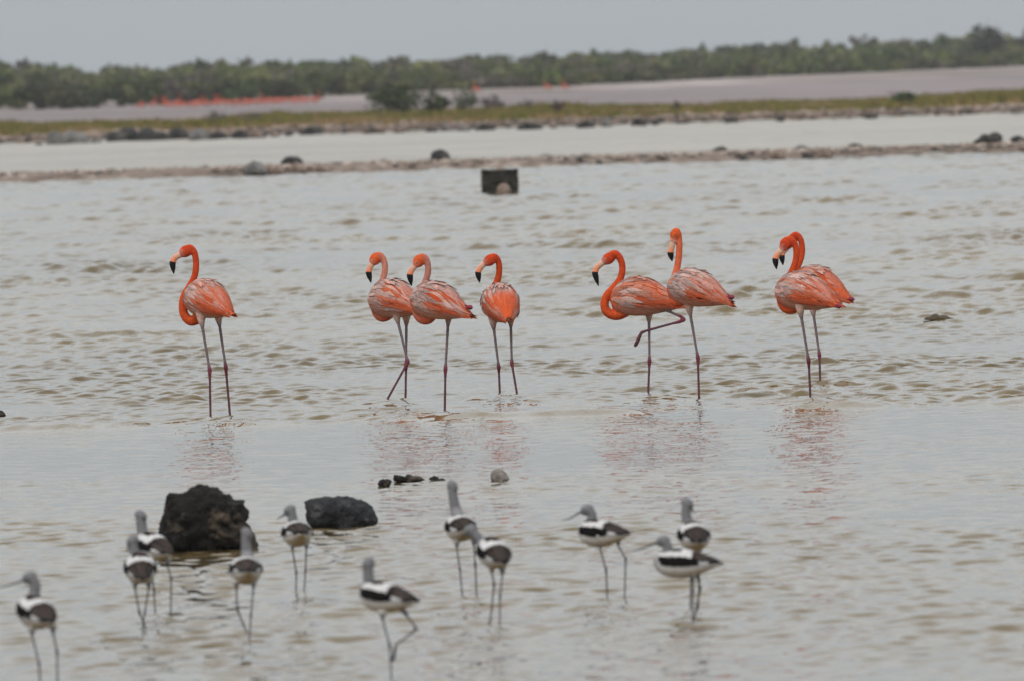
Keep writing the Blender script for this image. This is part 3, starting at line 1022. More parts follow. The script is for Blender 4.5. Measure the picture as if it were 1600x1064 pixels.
def legs_to_buf(b, legs, sh, alpha, D, k, thigh_r, col_thigh, cols, r0):
    """legs: dicts with px joints [(x, y, radius factor)]; standing legs end on the lagoon bed"""
    ca = math.cos(math.radians(alpha))
    for lg in legs:
        px = lg['px']
        w_hip = lg.get('side', 0) * 0.052 * k * ca
        if lg.get('stand', True):
            g = ground(px[-1][0], px[-1][1])
            w_foot = g[1] - D
        else:
            w_foot = lg.get('w', w_hip)
        m = len(px)
        pts, rad, cc = [], [], []
        hx, hy = lg.get('hip', (px[0][0], px[0][1] - 24 * k * PXM(D) / 212))
        pts.append(P(hx, hy, D + w_hip))
        rad.append(thigh_r)
        cc.append(col_thigh)
        for i, q in enumerate(px):
            u = (i + 0.4) / (m - 0.6)
            pts.append(P(q[0], q[1], D + w_hip + (w_foot - w_hip) * min(1, u)))
            rad.append(q[2] * r0)
            cc.append(cols[q[3]])
        if lg.get('stand', True):
            d = pts[-1] - pts[-2]
            d /= np.linalg.norm(d)
            pts.append(pts[-1] + d * 0.09)
            rad.append(rad[-1])
            cc.append(cc[-1])
        # dense polyline: joints stay joints
        dp, dr, dc = [], [], []
        for i in range(len(pts) - 1):
            nseg = 8
            for j in range(nseg):
                u = j / nseg
                dp.append(pts[i] * (1 - u) + pts[i + 1] * u)
                dr.append(rad[i] * (1 - u) + rad[i + 1] * u)
                dc.append(mixc(cc[i], cc[i + 1], u))
        dp.append(pts[-1]); dr.append(rad[-1]); dc.append(cc[-1])
        b.tube(dp, dr, dc, n=10, seg=len(dp))
        if lg.get('toes'):
            # dangling webbed foot
            e = pts[-1]
            d = pts[-1] - pts[-2]
            d /= np.linalg.norm(d)
            for sgn in (-1, 0, 1):
                tip = P(lg['toes'][0] + sgn * lg.get('spread', 1.6), lg['toes'][1] - abs(sgn) * 1.5, D + w_foot + sgn * .012 * k)
                b.tube([e, (e + tip) / 2, tip], [r0 * 1.2, r0 * 1.15, r0 * .5], cols['s'], n=8, seg=9)

def flamingo(sp):
    r = np.random.default_rng(sp['seed'])
    alpha = sp['alpha']
    feet = [ground(*l['px'][-1][:2])[1] for l in sp['legs'] if l.get('stand', True)]
    D = float(np.mean(feet))
    sa = math.sin(math.radians(alpha))
    C = P(sp['c'][0], sp['c'][1], D)
    sh = Shell(C, alpha, sp.get('pitch', 10), sp.get('L', .54), FL_PROF, sp.get('k', (1, 1)))
    pale = sp.get('pale', .4)
    root = anchor('flamingo', (C[0], D, 0.0), sp['label'], 'flamingo', 'flamingos wading in the lagoon')
    b = Buf()
    def bodycol(t, a, p):
        c = mixc(ORANGE, PINK, min(1, t * 2.2)) if a < 2 else mixc(mixc(ORANGE, PINK, .55), PALE, .3)
        if a > 2 and t < .25:
            c = mixc(ORANGE, c, t * 4)
        return c
    sh.build(b, bodycol, 40, 36)
    # neck: head end first
    neck = sp['neck']
    nc = sp.get('neck_col', (RED, ORANGE))
    m = len(neck)
    wn_ = sp.get('neck_w', sa * sh.L * .42)
    npts, nrad, ncol = [], [], []
    for i, q in enumerate(neck):
        u = i / (m - 1)
        w = q[2] if len(q) > 2 else wn_ * (1 - .35 * smooth(.75, 1.0, u))
        npts.append(P(q[0], q[1], D + w))
        nrad.append(np.interp(u, [0, .1, .22, .45, .65, .85, 1], [.030, .026, .0235, .025, .030, .037, .05]) * sp.get('neck_k', 1))
        ncol.append(mixc(nc[0], nc[1], u) if not sp.get('neck_mid') else (mixc(nc[0], V3(*sp['neck_mid']), min(1, u * 5)) if u < .6 else mixc(V3(*sp['neck_mid']), nc[1], (u - .6) / .4)))
    b.tube(npts, nrad, ncol, n=16, seg=m * 7)
    # head
    hw = sp.get('head_w', wn_)
    hx, hy = sp['head']
    hc = P(hx, hy, D + hw)
    bl = [P(x, y, D + hw - .01) for x, y in sp['bill']]
    ax = bl[0] - hc
    ax /= np.linalg.norm(ax)
    yv = V3(0, 1, 0)
    lat = yv - ax * np.dot(yv, ax)
    lat /= np.linalg.norm(lat)
    upv = np.cross(ax, lat)
    hk = sp.get('head_k', 1.0)
    b.ellipsoid(hc, (ax * .056 * hk, upv * .044 * hk, lat * .037), nc[0], 22, 14)
    b.ellipsoid(mixc(hc, bl[0], .6), (ax * .034, upv * .031, lat * .026), mixc(nc[0], PALE, .45), 16, 10)
    cols = {'t': LEG_T, 'h': HOCK, 's': LEG_S, 'f': PALE * V3(.9, .78, .72), 'd': mixc(HOCK, V3(.28, .03, .06), .5)}
    legs_to_buf(b, sp['legs'], sh, alpha, D, 1.0, .062, mixc(PINK, PALE, .3), cols, .0098)
    me = remeshed(b.mesh('body'), .0062, 2, 'body')
    o = put('body', me, root.location, M_PLUME)
    o.location = (0, 0, 0)
    o.parent = root
    # bill in two tones
    b = Buf()
    b.tube([mixc(hc, bl[0], .55), bl[0], bl[1], bl[2]], [.024, .0235, .0225, .0225], [PALE * .9, V3(.52, .36, .28), V3(.62, .26, .15), V3(.72, .20, .09)], n=14, seg=22, flat=.72, flat_axis=lat)
    ob = put('bill', b.mesh('bill'), root.location, M_BILL)
    ob.location = (0, 0, 0)
    ob.parent = root
    b = Buf()
    b2 = mixc(bl[1], bl[2], .82)
    tip = bl[3]
    knee = mixc(bl[2], tip, .35) + (bl[2] - mixc(b2, tip, .4)) * .25
    b.tube([b2, mixc(bl[2], knee, .3), mixc(knee, tip, .3), tip], [.0232, .0236, .0185, .004], BLACK, n=14, seg=22, flat=.74, flat_axis=lat)
    o = put('bill_tip', b.mesh('bill_tip'), root.location, M_BILL)
    o.location = (0, 0, 0)
    o.parent = ob
    # eyes
    for sg in (-1, 1):
        b = Buf()
        ec = hc + ax * .026 + upv * .008 * (1 if upv[2] > 0 else -1) + lat * sg * .0335
        b.ellipsoid(ec, (ax * .006, upv * .006, lat * .004), V3(.45, .36, .15), 10, 8)
        b.ellipsoid(ec + lat * sg * .003, (ax * .004, upv * .004, lat * .0035), V3(.01, .01, .01), 8, 6)
        o = put('eye', b.mesh('eye'), root.location, M_EYE)
        o.location = (0, 0, 0)
        o.parent = root
    rear = sp.get('rear', .38)
    def rearc(c, t, p=0.0):
        return mixc(c, ORANGE * 1.1, rear * smooth(.52, .70, t) * (1 - smooth(.7, 1.3, abs(p)) * (rear > .6)))
    # wings: rows of overlapping feathers over each flank, one mesh per wing
    for sg in (-1, 1):
        b = Buf()
        for row in range(12):
            t0 = .035 + .062 * row
            pmax = np.interp(t0, [0, .15, .4, .7, 1], [1.55, 1.95, 2.05, 1.9, 1.7])
            step = np.interp(t0, [0, .3, .7], [.125, .14, .185])
            ph = .04
            while ph < pmax:
                pj = ph + r.normal(0, .03)
                tj = t0 + r.normal(0, .012)
                zone = (pj / pmax)
                # upper coverts pale, greater coverts and the trailing lower ones vivid
                vivid = smooth(.56, .76, zone) * smooth(.12, .3, t0) * (1 - .35 * smooth(.85, 1.0, zone))
                vivid = max(vivid, .8 * smooth(.5, .68, t0))
                pr = pale * (1 - vivid) * (1 - .5 * smooth(.0, .12, .12 - t0))
                rnd = np.clip(.5 + .75 * mnoise.noise(Vector((tj * 5.0, pj * 3.0 * sg, sp['seed'] * 7.7))) + r.normal(0, .16), 0, 1)
                colr = mixc(CORAL, ORANGE, np.clip(vivid * 1.1 - .05, 0, 1))
                if rnd < pr * 1.3:
                    colr = mixc(colr, PALE if r.random() < .6 else GREYP, r.uniform(.5, .95))
                elif rnd < pr + .25:
                    colr = mixc(colr, PINK, .6)
                colr = colr * r.uniform(.62, 1.14)
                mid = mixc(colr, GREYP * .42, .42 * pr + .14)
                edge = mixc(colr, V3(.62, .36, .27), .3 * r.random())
                ln = np.interp(t0, [0, .2, .5, .75], [.085, .14, .19, .17]) * r.uniform(.8, 1.3)
                if tj + ln / sh.L > 1.03:
                    ln = (1.03 - tj) * sh.L
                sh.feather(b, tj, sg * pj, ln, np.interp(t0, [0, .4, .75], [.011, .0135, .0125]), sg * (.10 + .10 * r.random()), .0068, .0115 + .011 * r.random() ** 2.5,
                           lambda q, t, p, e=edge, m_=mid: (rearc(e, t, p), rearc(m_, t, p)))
                ph += step * r.uniform(.85, 1.15)
        # long loose back plumes trailing to the tail
        for i in range(15):
            t0 = r.uniform(.28, .56)
            pj = r.uniform(.08, 1.15)
            c1 = mixc(CORAL, PALE, pale * r.uniform(.3, 1.2)) if pj < .55 or r.random() < .3 else mixc(ORANGE, CORAL, r.random())
            c1 = c1 * r.uniform(.85, 1.1)
            ln = min(r.uniform(.15, .25), (1.06 - t0) * sh.L)
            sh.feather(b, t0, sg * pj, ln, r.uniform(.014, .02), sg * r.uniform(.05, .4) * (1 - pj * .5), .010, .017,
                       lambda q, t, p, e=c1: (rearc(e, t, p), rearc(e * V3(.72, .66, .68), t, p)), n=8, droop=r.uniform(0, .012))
        # a few raised scapulars break the line of the back
        for i in range(7):
            c1 = mixc(CORAL, PALE, r.uniform(.4, 1) * min(1, pale + .3)) * r.uniform(.85, 1.1)
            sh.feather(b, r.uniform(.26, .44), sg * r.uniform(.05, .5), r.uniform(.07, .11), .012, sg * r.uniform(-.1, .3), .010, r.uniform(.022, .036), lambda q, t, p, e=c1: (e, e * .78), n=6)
        # tail end tuft
        for i in range(9):
            c1 = mixc(ORANGE, CORAL, r.random()) * r.uniform(.85, 1.1)
            sh.feather(b, r.uniform(.72, .8), sg * r.uniform(.2, 1.9), r.uniform(.12, .17), .015, 0.0, .008, .016, lambda q, t, p, e=c1: (e, e * .85), n=6, droop=r.uniform(0, .02))
        for i in range(sp.get('black', (0, 0))[0 if sg < 0 else 1]):
            sh.feather(b, .52 + .035 * i, sg * (2.02 - .05 * i), .17, .009, -sg * .30, .010, .014, lambda q, t, p: (BLACK, BLACK * 1.5), n=7)
        o = put('wing', b.mesh('wing'), root.location, M_FEATHER)
        o.location = (0, 0, 0)
        o.parent = root
    return root

def leg(hip, hock, foot, side=0, mid=None):
    """thigh exit, tibia, swollen hock, shank, foot on the bed"""
    hx, hy = hip
    kx, ky = hock
    fx, fy = foot
    u = lambda a, b_, t: (a[0] * (1 - t) + b_[0] * t, a[1] * (1 - t) + b_[1] * t)
    q1, q2, q3, q4 = u(hip, hock, .16), u(hip, hock, .86), u(hock, foot, .10), u(hock, foot, .22)
    return {'px': [(hx, hy, 3.0, 'f'), (*q1, 1.25, 't'), (*q2, 1.0, 't'), (kx, ky, 1.75, 'h'), (*q3, 1.35, 'h'), (*q4, 1.0, 's'), (fx, fy, 1.0, 's')], 'side': side}

def tucked(start, hock, end, side, w, hip=None):
    """the folded leg: its heel shows beyond the tail"""
    mx_, my_ = (start[0] + hock[0]) / 2, (start[1] + hock[1]) / 2
    return {'px': [(*start, 1.35, 's'), (mx_, my_, 1.4, 's'), (hock[0] - 3, hock[1], 1.6, 'd'), (hock[0], hock[1] + .3, 2.0, 'd'), (hock[0] + 1.2, hock[1] + .6, 1.2, 'd')],
            'side': side, 'stand': False, 'w': w, 'hip': hip or (start[0] - 22, start[1] - 3)}

FLAMINGOS = [
    dict(seed=1, alpha=50, c=(329, 471), pitch=12, L=.50, k=(.95, .96), pale=.45,
         label='lone flamingo with vivid red neck standing apart from all the others',
         head=(290.5, 393), neck=[(291, 391), (297, 388), (303, 394), (306, 406), (306, 422), (302.5, 436), (295.5, 449), (288, 463), (285.5, 478), (288, 492), (297, 501.5), (308, 498), (318, 486)],
         bill=[(282, 398), (273.5, 403.5), (269.5, 411), (271.6, 428)],
         legs=[leg((314.5, 501), (327.6, 578), (329, 650.5), -1), leg((341.5, 498), (352.7, 573), (359.4, 648.6), 1)]),
    dict(seed=2, rear=.25, alpha=38, c=(622, 470), pitch=8, L=.52, pale=.75, neck_mid=(.46, .18, .13), neck_col=(ORANGE, ORANGE),
         label='flamingo with pale pink neck and one leg bent forward, behind its pale neighbour',
         head=(586.5, 405), neck=[(587, 402), (592.5, 399.5), (598, 403.5), (601, 412), (601.5, 423), (598, 437), (592.5, 449), (587.5, 462), (585.5, 476), (588, 489), (596, 496), (606, 492), (614, 480)],
         bill=[(581.5, 412), (577.5, 420), (576, 426.5), (579.7, 442)],
         legs=[leg((620, 496), (637.3, 565.5), (606, 622), -1), leg((635, 498.5), (634.4, 571), (633.7, 620), 1)]),
    dict(seed=3, rear=.2, alpha=36, c=(690, 474), pitch=12, L=.53, k=(.95, .92), pale=1.0, neck_mid=(.38, .16, .125), neck_col=(ORANGE, ORANGE), black=(2, 1),
         label='palest grey-pink flamingo on one leg in the group of three with tucked red heel',
         head=(655, 408), neck=[(655.5, 405), (661, 402), (666, 406.5), (668.8, 416), (668.5, 427), (665, 439.5), (659.5, 450.5), (653, 462), (650, 474), (651, 489), (658.5, 498.5), (669, 498), (678, 486)],
         bill=[(648, 416), (642.5, 424), (640.3, 430.5), (643, 447)],
         legs=[leg((700.6, 497), (696, 576), (695, 639.5), 1), tucked((721, 478), (735, 480.5), (716, 487), -1, -.25)]),
    dict(seed=4, rear=.9, alpha=78, c=(784, 478), pitch=14, L=.50, k=(.98, 1.0), pale=.7,
         label='flamingo seen from behind with orange tail and red neck curving left',
         head=(765.5, 407), head_w=.20, neck=[(766, 404, .20), (772, 401.5, .21), (777.5, 406, .22), (780, 416, .23), (779.5, 429, .24), (776.5, 441, .25), (772.5, 452, .26), (770, 464, .27), (771, 477, .27), (776, 484, .2)],
         bill=[(756, 413), (749.5, 420.5), (747, 427), (749.4, 442)],
         legs=[leg((770.5, 505), (779.2, 573.4), (781, 614), -1), leg((798, 501), (799.7, 566.8), (807.6, 613.7), 1)]),
    dict(seed=5, alpha=14, c=(1011, 466), pitch=4, L=.56, pale=.3,
         label='flamingo with low curved neck lifting one bent leg forward',
         head=(951, 404.5), neck=[(953, 401), (961, 397), (968, 403), (972, 414), (972, 426), (968, 438), (958, 451), (948.5, 462), (944.5, 476), (949, 488), (962, 493), (976, 487), (988, 474)],
         neck_k=1.08, bill=[(941.5, 411), (933, 418.5), (929.5, 427), (935, 447)],
         legs=[leg((1014, 493), (1014.8, 564), (1012.8, 613.5), 1),
               {'px': [(1024, 480, 3.0, 'f'), (1034, 482.5, 1.3, 't'), (1052, 490, 1.1, 't'), (1064, 495, 1.3, 'h'), (1069, 500, 1.7, 'h'), (1061, 503.5, 1.4, 'h'), (1052, 505.5, 1.05, 's'), (1010, 517, 1.05, 's'), (1002, 520, 1.4, 's')],
                'side': -1, 'stand': False, 'w': -.12, 'hip': (1012, 472), 'toes': (992.5, 542.5), 'spread': 2.2}]),
    dict(seed=6, rear=.25, alpha=32, c=(1094, 454), pitch=12, L=.54, k=(.95, .93), pale=.8, neck_mid=(.54, .12, .05), neck_col=(ORANGE, ORANGE), black=(4, 1),
         label='tall upright-necked flamingo on one leg, partly covering the leg-lifting one',
         head=(1055.5, 367), head_k=.92, neck=[(1056.5, 364), (1059.5, 366), (1061, 374), (1061.5, 387), (1060.5, 404), (1057.5, 421), (1053.5, 436), (1050.5, 450), (1051.5, 464), (1058, 472), (1068, 466)],
         bill=[(1051, 381), (1048.8, 390), (1047.6, 396), (1050.3, 408.5)],
         legs=[leg((1077, 483), (1090.4, 558.6), (1092.3, 622.5), 1), tucked((1137, 462), (1143.5, 464.5), (1121, 470), -1, -.25)]),
    dict(seed=7, alpha=32, c=(1263, 459), pitch=10, L=.54, k=(.93, .93), pale=.65, black=(3, 1),
         label='front flamingo of the overlapping pair, on one leg with tucked heel',
         head=(1228, 381), neck=[(1229, 378), (1235, 375), (1241, 380), (1244, 390), (1244, 403), (1240.5, 417), (1234, 431), (1226, 445), (1220.5, 459), (1221, 473), (1228, 482), (1239, 482), (1250, 470)],
         bill=[(1221, 391.5), (1214.5, 398.5), (1211.5, 406), (1213.3, 421)],
         legs=[leg((1250.5, 486), (1263.4, 562.7), (1266.4, 622.8), -1), tucked((1297, 477), (1311, 478.5), (1292, 480), -1, -.25)]),
    dict(seed=8, alpha=34, c=(1285, 449), pitch=14, L=.54, k=(.95, .95), pale=.4, black=(3, 1),
         label='rear flamingo of the overlapping pair, head and neck mostly hidden behind',
         head=(1235, 378), neck=[(1236, 374), (1243, 367.5), (1250, 373), (1253, 384), (1253, 397), (1249, 411), (1243, 423), (1237, 437), (1234, 450), (1240, 462), (1252, 464), (1262, 455)],
         bill=[(1229, 388), (1223.5, 394), (1221.5, 400.5), (1223.5, 414.5)],
         legs=[leg((1270, 484), (1280.4, 554.5), (1281.4, 596), 1), tucked((1319, 463), (1331, 467.5), (1312, 470), -1, -.25)]),
]
for sp in FLAMINGOS:
    flamingo(sp)

# ------------------------------------------------------------------ avocets
A_GREY, A_WHITE, A_BUFF = V3(.155, .157, .166), V3(.54, .54, .545), V3(.47, .385, .25)
A_BROWN, A_BLACK, A_TAUPE = V3(.019, .0115, .009), V3(.005, .004, .004), V3(.036, .026, .022)
A_LEG = V3(.055, .055, .07)

def avo_tone(t, a):
    """the wing pattern by place on the body: brown scapulars, white bar, black bar, brown rear, pale underneath"""
    if a > 1.75 - .25 * t:
        return mixc(A_WHITE, A_BUFF, np.clip((a - 1.6) * .8, 0, 1) * np.clip(t * 1.6, .2, 1))
    if a < .10 and t < .42:
        return A_TAUPE * 1.6
    if a < .56 and t < .40:
        return A_BROWN
    if t < .55 and a < 1.0 and (a > .50 or t > .40):
        return A_WHITE
    if t < .62 and a > .95:
        return A_BLACK
    if a > 1.2 and .66 < t < .80:
        return A_WHITE * .8
    if a < .45 and t < .84:
        return A_TAUPE
    return A_BROWN if t < .80 and a < 1.1 else A_BLACK

def avocet(sp):
    r = np.random.default_rng(sp['seed'])
    alpha = sp['alpha']
    feet = [ground(*l['px'][-1][:2])[1] for l in sp['legs'] if l.get('stand', True)]
    D = float(np.mean(feet))
    sa = math.sin(math.radians(alpha))
    C = P(sp['c'][0], sp['c'][1], D)
    sh = Shell(C, alpha, sp.get('pitch', 6), sp.get('L', .27), AV_PROF, sp.get('k', (1, 1)))
    root = anchor('avocet', (C[0], D, 0.0), sp['label'], 'avocet', 'avocets wading in the shallows')
    b = Buf()
    def bodycol(t, a, p):
        if t < .10:
            return mixc(A_GREY, A_WHITE, t * 8)
        return avo_tone(t, a)
    sh.build(b, bodycol, 60, 48)
    wn_ = sp.get('neck_w', sa * sh.L * .36)
    neck = sp['neck']
    m = len(neck)
    npts, nrad, ncol = [], [], []
    for i, q in enumerate(neck):
        u = i / (m - 1)
        npts.append(P(q[0], q[1], D + wn_ * (1 - .4 * smooth(.7, 1, u))))
        nrad.append(np.interp(u, [0, .3, .6, .85, 1], [.0235, .0225, .0245, .030, .034]) * sp.get('neck_k', 1))
        ncol.append(mixc(A_GREY, A_WHITE * .6, max(0, u - .8) * 2))
    b.tube(npts, nrad, ncol, n=16, seg=m * 7)
    hc = P(*sp['head'], D + wn_)
    bl = [P(x, y, D + wn_ + sp.get('bill_w', 0) * i) for i, (x, y) in enumerate(sp['bill'])]
    ax = bl[0] - hc
    ax /= np.linalg.norm(ax)
    lat = np.cross(ax, V3(0, 0, 1))
    lat /= np.linalg.norm(lat)
    upv = np.cross(lat, ax)
    b.ellipsoid(hc, (ax * .034, upv * .0265, lat * .0235), A_GREY, 20, 14)
    cols = {'t': A_LEG, 'h': A_LEG * .6, 's': A_LEG, 'f': A_LEG * 1.4, 'd': A_LEG}
    legs_to_buf(b, sp['legs'], sh, alpha, D, .5, .022, A_WHITE * .9, cols, .0046)
    me = remeshed(b.mesh('body'), .0031, 2, 'body')
    o = put('body', me, root.location, M_AVO)
    o.location = (0, 0, 0)
    o.parent = root
    b = Buf()
    b.tube([mixc(hc, bl[0], .6)] + bl, np.interp(np.linspace(0, 1, len(bl) + 1), [0, .3, .7, 1], [.0065, .005, .003, .0012]), V3(.035, .033, .035), n=8, seg=20)
    o = put('bill', b.mesh('bill'), root.location, M_BILL)
    o.location = (0, 0, 0)
    o.parent = root
    for sg in (-1, 1):
        b = Buf()
        b.ellipsoid(hc + ax * .014 + upv * .004 + lat * sg * .0215, (ax * .005, upv * .005, lat * .0035), V3(.01, .009, .009), 10, 8)
        o = put('eye', b.mesh('eye'), root.location, M_EYE)
        o.location = (0, 0, 0)
        o.parent = root
    for sg in (-1, 1):
        b = Buf()
        for row in range(15):
            t0 = .07 + .047 * row
            pmax = np.interp(t0, [0, .15, .45, .8], [1.35, 1.6, 1.55, 1.3])
            ph = .05
            while ph < pmax:
                pj, tj = ph + r.normal(0, .02), t0 + r.normal(0, .008)
                ln = np.interp(t0, [0, .3, .7], [.026, .036, .05]) * r.uniform(.9, 1.15)
                ln = min(ln, (1.02 - tj) * sh.L)
                w = r.uniform(.9, 1.1)
                sh.feather(b, tj, sg * pj, ln, np.interp(t0, [0, .7], [.0066, .0078]), sg * .06, .0032, .0058,
                           lambda q, t, p, w=w: (avo_tone(min(.98, t), abs(p)) * w, avo_tone(min(.98, t), abs(p)) * w * .9), n=5)
                ph += .125 * r.uniform(.9, 1.1)
        for i in range(7):
            t0 = r.uniform(.5, .62)
            c1 = [A_BROWN * 1.3, A_TAUPE, A_BLACK, A_BROWN][i % 4]
            sh.feather(b, t0, sg * (.15 + .14 * i), min(r.uniform(.09, .125), (1.05 - t0) * sh.L), .008, sg * .1, .004, .009, lambda q, t, p, e=c1: (mixc(e, A_WHITE * .6, .12), e), n=7)
        o = put('wing', b.mesh('wing'), root.location, M_AVO)
        o.location = (0, 0, 0)
        o.parent = root
    return root

def aleg(hip, hock, foot, side=0):
    u = lambda a, b_, t: (a[0] * (1 - t) + b_[0] * t, a[1] * (1 - t) + b_[1] * t)
    q1, q2, q3 = u(hip, hock, .12), u(hip, hock, .85), u(hock, foot, .15)
    return {'px': [(*hip, 1.25, 'f'), (*q1, 1.0, 't'), (*q2, .95, 't'), (*hock, 1.5, 'h'), (*q3, 1.0, 's'), (*foot, .9, 's')], 'side': side, 'hip': (hip[0], hip[1] - 12)}

AVOCETS = [
    dict(seed=21, alpha=62, c=(61, 962), pitch=18, L=.27, label='solitary avocet apart from the boulder group, long bill held level and pointing away from it',
         head=(46, 902), neck=[(47, 901), (53, 908), (55, 917), (53.5, 927), (53, 938), (57, 950)], bill=[(34, 907.5), (16, 913), (0, 917), (-12, 920)],
         legs=[aleg((50, 992), (61, 1036), (64, 1086), -1), aleg((83, 989), (89, 1016), (90.5, 1084), 1)]),
    dict(seed=22, alpha=84, c=(220, 893), pitch=22, L=.26, label='avocet seen from behind with crossed legs, in front of another near the big boulder',
         head=(207, 845), neck=[(207, 844), (207.5, 852), (209.5, 861), (212, 870), (217, 880)], bill=[(201.5, 852), (199, 857), (197, 862)], bill_w=.02,
         legs=[aleg((211, 919), (218, 957), (228, 982), -1), aleg((232.5, 918), (226, 958), (222, 985), 1)]),
    dict(seed=23, alpha=55, c=(244, 858), pitch=16, L=.27, label='avocet partly hidden behind the cross-legged one, upright head turned away',
         head=(220, 806), neck=[(220, 805), (219.5, 813), (221, 823), (224, 834), (230, 846)], bill=[(225.5, 812), (228, 818), (229.5, 823)], bill_w=.03,
         legs=[aleg((238, 888), (240.5, 922), (242.5, 955), -1), aleg((262, 883), (267.5, 903), (266.8, 957), 1)]),
    dict(seed=24, alpha=84, c=(385, 893), pitch=5, L=.26, label='avocet seen from behind before the big boulder with one leg bent inward',
         head=(386, 834), neck=[(385.5, 833), (384.5, 842), (385, 852), (386, 864), (386, 877)], bill=[(393, 845), (396, 850), (399, 854)], bill_w=.03,
         legs=[aleg((369.5, 918), (370.5, 951), (387, 991), -1), aleg((396, 918), (392, 961), (390, 996), 1)]),
    dict(seed=25, alpha=80, c=(465.5, 835), pitch=3, L=.26, label='avocet between the two large boulders with bill angled down',
         head=(452.5, 797), neck=[(453, 796), (456, 802), (457, 809), (459, 817), (463, 826)], bill=[(443.5, 804.5), (437, 808), (431.5, 811.5)], bill_w=.012,
         legs=[aleg((457, 858), (463, 893.5), (462.6, 922), -1), aleg((478.6, 857), (477.3, 890), (475.5, 922), 1)]),
    dict(seed=26, alpha=32, c=(609, 936), pitch=11, L=.29, label='avocet lifting one bent leg off the water with its head facing away',
         head=(575.5, 881), neck=[(575.5, 880), (575, 891), (576, 904), (580, 917), (589, 928)], bill=[(572, 888), (571, 893), (570.5, 898)], bill_w=.03, neck_w=.09,
         legs=[aleg((597.7, 967), (609, 1008), (611.8, 1059.6), -1),
               {'px': [(634, 958, 2.0, 'f'), (638.5, 965, 1.0, 't'), (647, 976, .95, 't'), (650.5, 981.5, 1.5, 'h'), (645, 987.5, 1.0, 's'), (621, 1005, .9, 's'), (618, 1009, 1.2, 's')], 'side': 1, 'stand': False, 'w': .03, 'hip': (624, 946), 'toes': (614, 1034), 'spread': 2.0}]),
    dict(seed=27, alpha=80, c=(721.5, 827), pitch=8, L=.26, label='tall long-necked avocet standing behind another with its head lowered',
         head=(707, 760), neck=[(707, 759), (707.5, 771), (709.5, 783), (712, 796), (717, 810)], bill=[(710, 768), (711, 772), (711.5, 777)], bill_w=.035,
         legs=[aleg((713.8, 855), (718.5, 888.5), (722.6, 932), -1), aleg((740.5, 852), (742.7, 881), (744.6, 930), 1)]),
    dict(seed=28, alpha=72, c=(774.5, 869), pitch=20, L=.27, label='avocet with lowered forward-leaning head in front of the tall-necked one',
         head=(735, 828), neck=[(737, 829), (744, 837), (752, 846), (760, 856)], bill=[(726, 833), (722, 839), (719, 846)], bill_w=.03,
         legs=[aleg((768.7, 895), (772, 911), (766, 971), -1), aleg((785, 897), (781.3, 931), (780.7, 979), 1)]),
    dict(seed=29, alpha=30, c=(945, 835), pitch=6, L=.28, label='avocet in profile striding with both legs apart, bill pointing down',
         head=(917, 796), neck=[(917.5, 795), (923.5, 801), (925, 809), (924, 818), (929, 828)], bill=[(905, 801), (890, 809.5), (877, 812.5)], neck_w=.05,
         legs=[aleg((937.8, 856), (947, 889.7), (949, 934), -1), aleg((966, 852), (977.5, 872), (976, 934), 1)]),
    dict(seed=30, alpha=8, c=(1076, 882), pitch=5, L=.32, k=(1, 1.02), label='avocet in clean side profile with long straight bill, covering another\'s legs',
         head=(1036, 845), neck=[(1036.5, 844), (1042, 851), (1043, 860), (1041, 870), (1047, 880)], bill=[(1020, 849.5), (998, 858), (975.6, 862)], neck_w=.0,
         legs=[aleg((1083.7, 905), (1083, 922), (1082.3, 969), -1), aleg((1090, 904), (1094.5, 918), (1084.8, 966), 1)]),
    dict(seed=31, alpha=80, c=(1086, 841), pitch=14, L=.26, label='avocet seen from behind the side-profile one, bill tip curving out past its head',
         head=(1074, 787), neck=[(1073.5, 786), (1072, 796), (1072.5, 806), (1075, 817), (1080, 828)], bill=[(1080.5, 795), (1084, 799), (1089, 801)], bill_w=.012,
         legs=[aleg((1077, 868), (1080, 906), (1078.5, 949), -1), aleg((1092, 868), (1092.5, 906), (1091, 949), 1)]),
]
for sp in AVOCETS:
    avocet(sp)

# ------------------------------------------------------------------ the far flock
def far_flamingo_mesh(seed, feeding):
    r = np.random.default_rng(seed)
    b = Buf()
    sh = Shell((0, 0, .78), 20, 8, .55, FL_PROF, (1, 1))
    sh.build(b, lambda t, a, p: V3(.42, .10, .07) if a < 1.9 else PINK * .8, 14, 12)
    if feeding:
        b.tube([(-.24, .05, .74), (-.40, .05, .62), (-.46, .05, .35), (-.42, .05, .12)], [.05, .03, .026, .03], ORANGE, n=8, seg=14)
    else:
        b.tube([(-.22, .05, .72), (-.36, .05, .70), (-.38, .05, .88), (-.26, .05, 1.05), (-.27, .05, 1.22), (-.36, .05, 1.24), (-.42, .05, 1.14)], [.05, .032, .026, .025, .026, .045, .012], [ORANGE] * 6 + [BLACK], n=8, seg=22)
    for s in (-1, 1):
        b.tube([(.02, s * .05, .68), (.04, s * .05, .38), (.03, s * .05, -.06)], [.03, .014, .012], [PINK, LEG_T, LEG_S], n=6, seg=8)
    return b.mesh('far_flamingo')
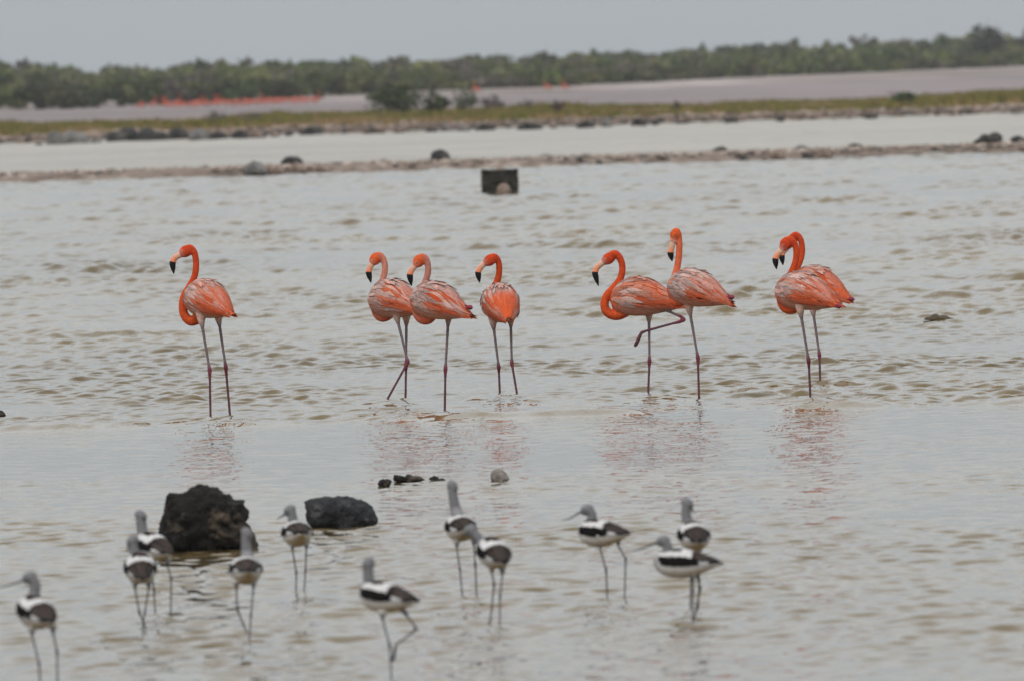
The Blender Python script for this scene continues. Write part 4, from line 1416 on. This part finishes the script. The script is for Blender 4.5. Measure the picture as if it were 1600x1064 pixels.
FF = [far_flamingo_mesh(1, True), far_flamingo_mesh(2, False)]
rf = random.Random(3)
far_px = [224, 240] + [259 + 7.6 * i for i in range(32)]
for i, x in enumerate(far_px):
    x += rf.uniform(-2, 2)
    h = HORIZON_Y - (x - 800) * math.tan(ROLL)
    D = FPX * CAM_H / rf.uniform(67.5, 70)
    p = P(x, h + FPX * CAM_H / D, D)
    o = link('distant_flamingo', FF[0 if rf.random() < .7 else 1], M_PLUME, label='tiny distant flamingo in the long feeding row before the far shore', cat='flamingo', group='flamingos feeding in a far row')
    o.location = (p[0], p[1], -0.36)
    o.scale = (.82, .82, .82)
    o.rotation_euler = (0, 0, rf.uniform(-.6, .6) + (math.pi if rf.random() < .35 else 0))
for x in (747, 858, 885):
    h = HORIZON_Y - (x - 800) * math.tan(ROLL)
    D = FPX * CAM_H / 62
    p = P(x, h + 62, D)
    o = link('distant_flamingo', FF[1], M_PLUME, label='tiny distant flamingo apart from the far row, beyond the mangrove shrubs', cat='flamingo', group='scattered far flamingos')
    o.location = (p[0], p[1], -0.3)
    o.scale = (.85, .85, .85)

# ------------------------------------------------------------------ the air
HAZE = True
if HAZE:
    hv = [(x, y, z) for x in (-950, 950) for y in (-230, 1500) for z in (-1.6, 9.0)]
    hf = [(0, 1, 3, 2), (4, 6, 7, 5), (0, 4, 5, 1), (2, 3, 7, 6), (0, 2, 6, 4), (1, 5, 7, 3)]
    hm = bpy.data.meshes.new('haze')
    hm.from_pydata(hv, [], hf)
    m = bpy.data.materials.new('haze air')
    m.use_nodes = True
    n, l = m.node_tree.nodes, m.node_tree.links
    n.clear()
    out = n.new('ShaderNodeOutputMaterial')
    pv = n.new('ShaderNodeVolumePrincipled')
    pv.inputs['Color'].default_value = (.9, .92, .94, 1)
    pv.inputs['Density'].default_value = 0.00011
    pv.inputs['Anisotropy'].default_value = 0.2
    l.new(pv.outputs[0], out.inputs['Volume'])
    link('haze', hm, m, kind='stuff', label='thin pale sea haze over the lagoon', cat='haze')
